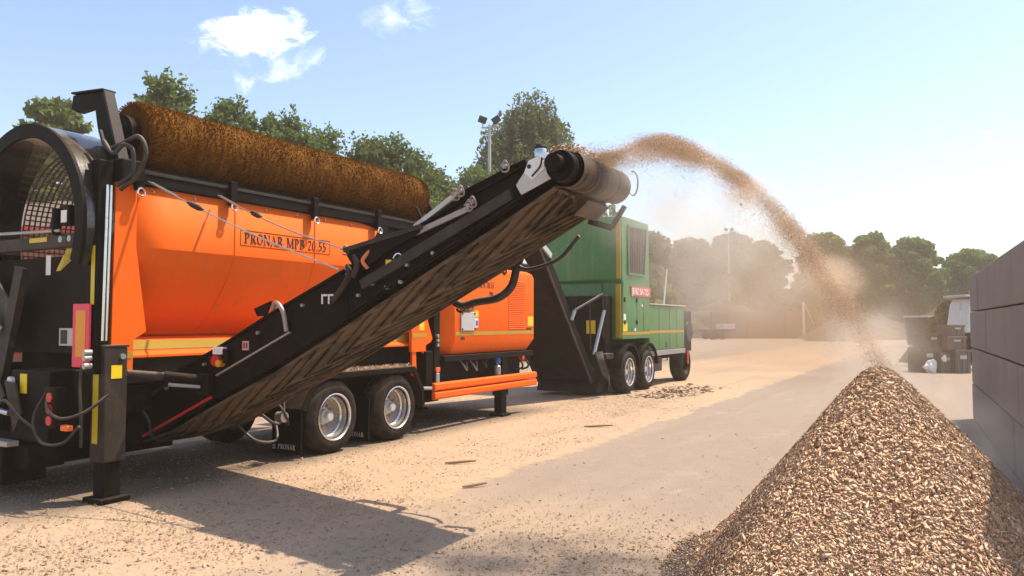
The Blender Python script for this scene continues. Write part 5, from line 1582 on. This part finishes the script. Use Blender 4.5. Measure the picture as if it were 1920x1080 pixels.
def pile_h(x, y):
    r = np.hypot(x, y)
    nz = np.zeros_like(x)
    for i in range(14):
        nz += np.sin(x * kk[i, 0] + y * kk[i, 1] + kp[i]) / 14
    a = np.arctan2(y, x)
    rr = PR_ * 0.95 * (1 + 0.05 * np.sin(2 * a + .4) + 0.035 * np.sin(5 * a + 2) + 0.02 * np.sin(9 * a + 1 + 3 * r))
    t = r / rr
    cone = PH * (1 - np.sqrt(t * t + 0.012)) + PH * 0.085
    foot = 0.035 * np.exp(-((t - 1.0) / 0.10) ** 2)
    h = np.maximum(cone, 0) + foot * 0.6
    return np.maximum(h + nz * 0.17 * np.clip((1.03 - t) * 5, 0, 1) * np.clip(t * 2.5, 0.3, 1) * 1.25, -0.02 + 0 * h) - np.where(t > 1.28, 0.08, 0)


n = 110
gx = np.linspace(-2.2, 2.2, n)
XX, YY = np.meshgrid(gx, gx)
ZZ = pile_h(XX, YY) - 0.02
V = np.stack([XX, YY, ZZ], -1).reshape(-1, 3)
idx = np.arange(n * n).reshape(n, n)
F = np.stack([idx[:-1, :-1], idx[:-1, 1:], idx[1:, 1:], idx[1:, :-1]], -1).reshape(-1, 4)
keep = (V[F][:, :, 2].max(1) > -0.03)
PILE = empty('wood_chip_heap', (PX, PY, 0))
tag(PILE, 'steep cone of fresh wood chips in the right foreground', 'heap')
pc_m, pt_, pb_ = base_mat('chip_core')
pb_.inputs['Roughness'].default_value = 0.95
pt_.links.new(mixc(pt_, noise(pt_, nd(pt_, 'ShaderNodeTexCoord').outputs['Object'], 30, 5, .7), (0.36, 0.235, 0.15), (0.62, 0.43, 0.29)), pb_.inputs['Base Color'])
link('heap_core', mesh_np('heap_core', V, F[keep], True), pc_m, PILE)
n = 130000
a = rng.uniform(0, 2 * np.pi, n); r = PR_ * 1.3 * np.sqrt(rng.random(n)) ** 1.05
x, y = r * np.cos(a), r * np.sin(a)
z = pile_h(x, y); ok = (z > 0.0) & (rng.random(n) < np.clip((1.22 - np.hypot(x, y) / PR_) / .22, 0, 1))
x, y, z = x[ok], y[ok], z[ok]; n = len(x)
ep = 0.02
gxn = (pile_h(x + ep, y) - pile_h(x - ep, y)) / (2 * ep); gyn = (pile_h(x, y + ep) - pile_h(x, y - ep)) / (2 * ep)
NN = np.stack([-gxn, -gyn, np.ones(n)], 1); NN /= np.linalg.norm(NN, axis=1, keepdims=True)
U = unit(n); U -= NN * np.sum(U * NN, 1, keepdims=True) * rng.uniform(0.86, 1.0, n)[:, None]; U /= np.linalg.norm(U, axis=1, keepdims=True)
Vv = np.cross(NN + unit(n) * 0.17, U); Vv /= np.linalg.norm(Vv, axis=1, keepdims=True)
C = np.stack([x, y, z], 1) + NN * (np.abs(rng.normal(size=n)) * 0.006 - 0.001)[:, None]
L = 0.015 + rng.gamma(1.5, 0.016, n); L = np.where(rng.random(n) < .012, L * 2.6, L); L = np.minimum(L, 0.15)
V, F = splinters(C, U, Vv, L, np.minimum(L, .05) * rng.uniform(.22, .75, n), -rng.uniform(.001, .005, n))
V0, F0 = V, F
n2 = 60000
a = rng.uniform(0, 2 * np.pi, n2); r = PR_ * 1.12 * np.sqrt(rng.random(n2))
x, y = r * np.cos(a), r * np.sin(a); z = pile_h(x, y)
ok = z > 0.0
x, y, z = x[ok], y[ok], z[ok]; n2 = len(x)
gxn = (pile_h(x + ep, y) - pile_h(x - ep, y)) / (2 * ep); gyn = (pile_h(x, y + ep) - pile_h(x, y - ep)) / (2 * ep)
NN = np.stack([-gxn, -gyn, np.ones(n2)], 1); NN /= np.linalg.norm(NN, axis=1, keepdims=True)
U = unit(n2); U -= NN * np.sum(U * NN, 1, keepdims=True) * 0.95; U /= np.linalg.norm(U, axis=1, keepdims=True)
Vv = np.cross(NN + unit(n2) * 0.15, U); Vv /= np.linalg.norm(Vv, axis=1, keepdims=True)
L = rng.uniform(.008, .020, n2)
V, F = splinters(np.stack([x, y, z], 1) + NN * (rng.random(n2) * 0.006 + .002)[:, None], U, Vv, L, L * rng.uniform(.4, .9, n2), rng.uniform(.001, .003, n2))
V = np.concatenate([V0, V]); F = np.concatenate([F0, F + len(V0)])
tag(link('loose_chips', mesh_np('loose_chips', V, F), 'chips', PILE), kind='stuff')

# --- chips scattered over the yard
def scatter(n, srange, wrange, dens, Lm, seed, mat, name, label, zoff=0.004):
    g = np.random.default_rng(seed)
    # sample more thickly close to the camera, where each chip shows
    s = srange[0] + (srange[1] - srange[0]) * g.random(n) ** 1.6
    w = g.uniform(wrange[0], wrange[1], n)
    d = dens(s, w, g)
    ok = g.random(n) < d
    s, w = s[ok], w[ok]; m = len(s)
    Pt = np.array(O)[None, :] + np.outer(s, np.array(D)) + np.outer(w, np.array(Nn))
    Pt[:, 2] = zoff + np.abs(g.normal(size=m)) * 0.006
    ang = g.uniform(0, 6.28, m); tl = g.normal(size=m) * 0.10
    U = np.stack([np.cos(ang), np.sin(ang), tl], 1); U /= np.linalg.norm(U, axis=1, keepdims=True)
    Vv = np.stack([-np.sin(ang), np.cos(ang), g.normal(size=m) * 0.3], 1); Vv /= np.linalg.norm(Vv, axis=1, keepdims=True)
    L = np.minimum(0.4 * Lm + g.gamma(2.0, Lm * 0.35, m), Lm * 4)
    V, F = splinters(Pt, U, Vv, L, L * g.uniform(.25, .6, m), g.uniform(.002, .006, m))
    return tag(link(name, mesh_np(name, V, F), mat), label, 'chips', kind='stuff')


def patch(s, w, sc_, ph):
    return 0.5 + 0.25 * (np.sin(s * sc_ + ph + 1.7 * np.sin(w * sc_ * .8 + ph)) + np.sin(w * sc_ * 1.3 - ph * 2 + 1.3 * np.sin(s * sc_ * .6)))


def dens_main(s, w, g):
    strip = np.clip((w + 2.85) / 0.3, 0, 1) * np.clip((3.0 - w) / 1.0, 0, 1)
    near = np.clip((-0.3 - (s - 0.18 * w)) / 1.4, 0, 1)
    heap = np.exp(-((s - 9.3) / 2.2) ** 2 - ((w + 0.9) / 1.3) ** 2)
    foot = np.exp(-((s + 3.2) / 1.6) ** 2 - ((w + 5.4) / 1.4) ** 2)
    p = patch(s, w, 1.1, 0.7) * patch(s, w, 3.7, 2.1) * 1.7
    return np.clip(strip * (0.10 + 0.55 * p) * np.clip((11 - s) / 4, 0.05, 1) + near * (0.12 + 0.6 * p) + heap * 0.9 + foot * 0.9 + 0.02, 0, 1)


scatter(260000, (-7.6, 14), (-8.5, 3.0), dens_main, 0.020, 101, 'groundchips', 'scattered_wood_chips', 'pale wood chips strewn over the dusty yard')
scatter(4200, (-7.5, 16), (-8, 1.5), lambda s, w, g: np.clip((patch(s, w, 1.6, 4) - .35), .03, 1) * np.where(w > -3.2, .7, .35), 0.022, 102, 'darkbits', 'bark_bits', 'dark bark bits lying on the dusty yard')
scatter(2600, (10, 15), (-2.4, 0.6), lambda s, w, g: np.exp(-((s - 12.5) / 2.0) ** 2 - ((w + 1.2) / .6) ** 2), 0.10, 103, 'darkbits', 'bark_litter', 'dark bark litter on the ground beside the shredder wheels')
# a few sticks
for lab, s, w, L_, a in (('pale thick stick lying on the dusty strip right of the orange guard rails', 4.46, -2.22, 0.52, -1.02), ('thin brown stick near the screener wheels', 0.2, -2.05, 0.42, -.9), ('short brown stick at the edge of the dusty strip below the wheels', -0.95, -3.0, 0.3, -.6)):
    p = W(s, w, 0.03)
    pts = [p + Vector((math.cos(a + TH) * t, math.sin(a + TH) * t, 0.008 * math.sin(t * 9))) for t in np.linspace(-L_ / 2, L_ / 2, 7)]
    o = MB().tube([q - p for q in pts], [.012, .017, .019, .018, .017, .015, .009], 7).build('stick', 'stickwood')
    o.location = p
    tag(o, lab, 'stick')

# --- chips in flight
rng = np.random.default_rng(111)


def flight(T):          # distance thrown -> height
    return 3.33 + 0.58 * T - 0.555 * T * T


n = 260000
T = 2.62 * rng.random(n) ** 0.92
cl = 0.5 + 0.5 * np.sin(T * 11 + 1.2 * np.sin(T * 5))        # clumps leaving the belt
ok = rng.random(n) < (0.25 + 0.75 * cl) * np.where(T < 1.1, 1, .8)
T = T[ok]; n = len(T)
spr = 0.016 + 0.034 * T
ds = np.clip(rng.normal(size=n) * 0.20, -0.5, 0.5)
sdrop = np.abs(rng.normal(size=n)) * spr * 1.1 + rng.exponential(1, n) * (rng.random(n) < .16) * spr * 2.0
wv = -(4.98 + T) + rng.normal(size=n) * 0.03
hv = flight(T) - sdrop * (0.7 + 0.6 * np.sin(T * 14 + 2 * np.sin(T * 4)) ** 2) + rng.normal(size=n) * spr * 0.32 + 0.035 * np.sin(T * 9.0 + 1.0) * np.exp(-T) + 0.02 * np.sin(ds * 9 + T * 4)
ok = hv > 1.2
T, ds, wv, hv = T[ok], ds[ok], wv[ok], hv[ok]; n = len(T)
sv = -1.98 + ds * (1 + 0.12 * T)
C = np.array(O)[None, :] + np.outer(sv, np.array(D)) + np.outer(wv, np.array(Nn)); C[:, 2] = hv
U = unit(n); A = unit(n); Vv = np.cross(U, A); Vv /= np.linalg.norm(Vv, axis=1, keepdims=True)
L = np.minimum(0.003 + rng.gamma(1.4, 0.0026, n), 0.035)
V, F = splinters(C, U, Vv, L, L * rng.uniform(.25, .5, n), rng.uniform(.004, .010, n))
tag(link('flying_wood_chips', mesh_np('flying_wood_chips', V, F), 'groundchips'), 'arc of wood chips thrown from the conveyor head onto the heap', 'chips', kind='stuff')
# chips riding on the belt at the head
n = 2500
w = rng.uniform(-5.0, -4.2, n); s = rng.uniform(SN + .12, SF - .1, n)
top = np.where(w < -4.78, 3.40, 3.40 + (w + 4.78) * -0.44)
h = top + rng.random(n) * 0.06
C = np.stack([s, w, h], 1); U = unit(n); A = unit(n); Vv = np.cross(U, A); Vv /= np.linalg.norm(Vv, axis=1, keepdims=True)
V, F = splinters(C, U, Vv, rng.uniform(.02, .07, n), rng.uniform(.008, .02, n), rng.uniform(.005, .012, n))
tag(link('chips_on_belt', mesh_np('chips_on_belt', V, F), 'chips', CV), kind='stuff')

# ================================================================== DUST IN THE AIR


def dust_material(name, blobs, color, dens, nscale, aniso=0.35):
    """blobs: (centre, radii, amount) in world coordinates; soft lumps of suspended dust"""
    m = bpy.data.materials.new(name); m.use_nodes = True
    t = m.node_tree
    for n_ in list(t.nodes): t.nodes.remove(n_)
    out = nd(t, 'ShaderNodeOutputMaterial')
    pv = nd(t, 'ShaderNodeVolumePrincipled')
    pv.inputs['Color'].default_value = (*color, 1)
    pv.inputs['Anisotropy'].default_value = aniso
    P = nd(t, 'ShaderNodeTexCoord').outputs['Object']
    tot = None
    for c, r, k in blobs:
        sub = nd(t, 'ShaderNodeVectorMath', operation='SUBTRACT'); t.links.new(P, sub.inputs[0]); sub.inputs[1].default_value = c
        dv = nd(t, 'ShaderNodeVectorMath', operation='DIVIDE'); t.links.new(sub.outputs[0], dv.inputs[0]); dv.inputs[1].default_value = r
        ln = nd(t, 'ShaderNodeVectorMath', operation='LENGTH'); t.links.new(dv.outputs[0], ln.inputs[0])
        f = mth(t, 'MULTIPLY', sstep(t, ln.outputs['Value'], 1.0, 0.0), k)
        tot = f if tot is None else mth(t, 'ADD', tot, f)
    nz = noise(t, P, nscale, 2, 0.5)
    f = mth(t, 'MULTIPLY', tot, sstep(t, nz, 0.30, 0.72))
    t.links.new(mth(t, 'MULTIPLY', f, dens), pv.inputs['Density'])
    t.links.new(pv.outputs[0], out.inputs['Volume'])
    return m


def dust_box(name, label, blobs, color, dens, nscale):
    lo = [min(c[i] - r[i] for c, r, k in blobs) for i in range(3)]
    hi = [max(c[i] + r[i] for c, r, k in blobs) for i in range(3)]
    lo[2] = max(lo[2], 0.02)
    o = MB().box(lo[0], hi[0], lo[1], hi[1], lo[2], hi[2]).build(name, dust_material(name, blobs, color, dens, nscale))
    return tag(o, label, 'dust', kind='stuff')


def Wt(s, w, h): return tuple(W(s, w, h))


blobs = []
for T in np.linspace(0.1, 2.5, 10):
    h = float(flight(T))
    blobs.append((Wt(-1.98, -(4.98 + T), h - 0.03 - .03 * T), (0.26 + .05 * T, 0.26 + .05 * T, 0.11 + .06 * T), 0.45 + 0.9 * (len(blobs) % 2)))
dust_box('dust_plume', 'brown dust carried along in the arc of flying chips', blobs, (0.90, 0.73, 0.55), 8.5, 4.5)
blobs = []
for T, hh, rr_, k in ((0.45, 3.0, .8, .8), (1.0, 2.75, .85, .7), (1.45, 2.3, .7, .5), (0.9, 2.2, .9, .4), (2.2, 1.8, .5, 1.0), (2.45, 1.45, .6, .9), (2.95, 0.9, .7, .45)):
    blobs.append((Wt(-1.70, -(4.98 + T), hh), (rr_, rr_, rr_ * .8), k))
dust_box('dust_cloud', 'pale dust hanging under the arc of flying chips', blobs, (0.97, 0.91, 0.82), 2.3, 2.2)
blobs = [((9.5, 30, 3.0), (6.0, 11, 5.0), .9), ((13, 38, 3.0), (5.5, 14, 5.5), 1.0), ((4.6, 19.5, 3.8), (2.6, 4.5, 2.6), .9), ((11.5, 26, 1.4), (5, 8, 2.6), .8), ((15.5, 46, 2.5), (3.8, 12, 4.5), .7)]
dust_box('drifting_dust', 'brown dust drifting past the shredder towards the far trees', blobs, (0.60, 0.41, 0.25), 0.085, 0.3)

hz = MB().box(-402, 402, -62, 902, -1.0, 21.0)
hm = bpy.data.materials.new('dusty_air'); hm.use_nodes = True
for n_ in list(hm.node_tree.nodes): hm.node_tree.nodes.remove(n_)
ho = nd(hm.node_tree, 'ShaderNodeOutputMaterial')
hv_ = nd(hm.node_tree, 'ShaderNodeVolumePrincipled')
hv_.inputs['Color'].default_value = (0.92, 0.80, 0.66, 1)
hv_.inputs['Density'].default_value = 0.0014
hv_.inputs['Anisotropy'].default_value = 0.2
hm.node_tree.links.new(hv_.outputs[0], ho.inputs['Volume'])
tag(hz.build('haze', hm), 'thin warm dust haze over the whole yard', 'haze', kind='stuff')
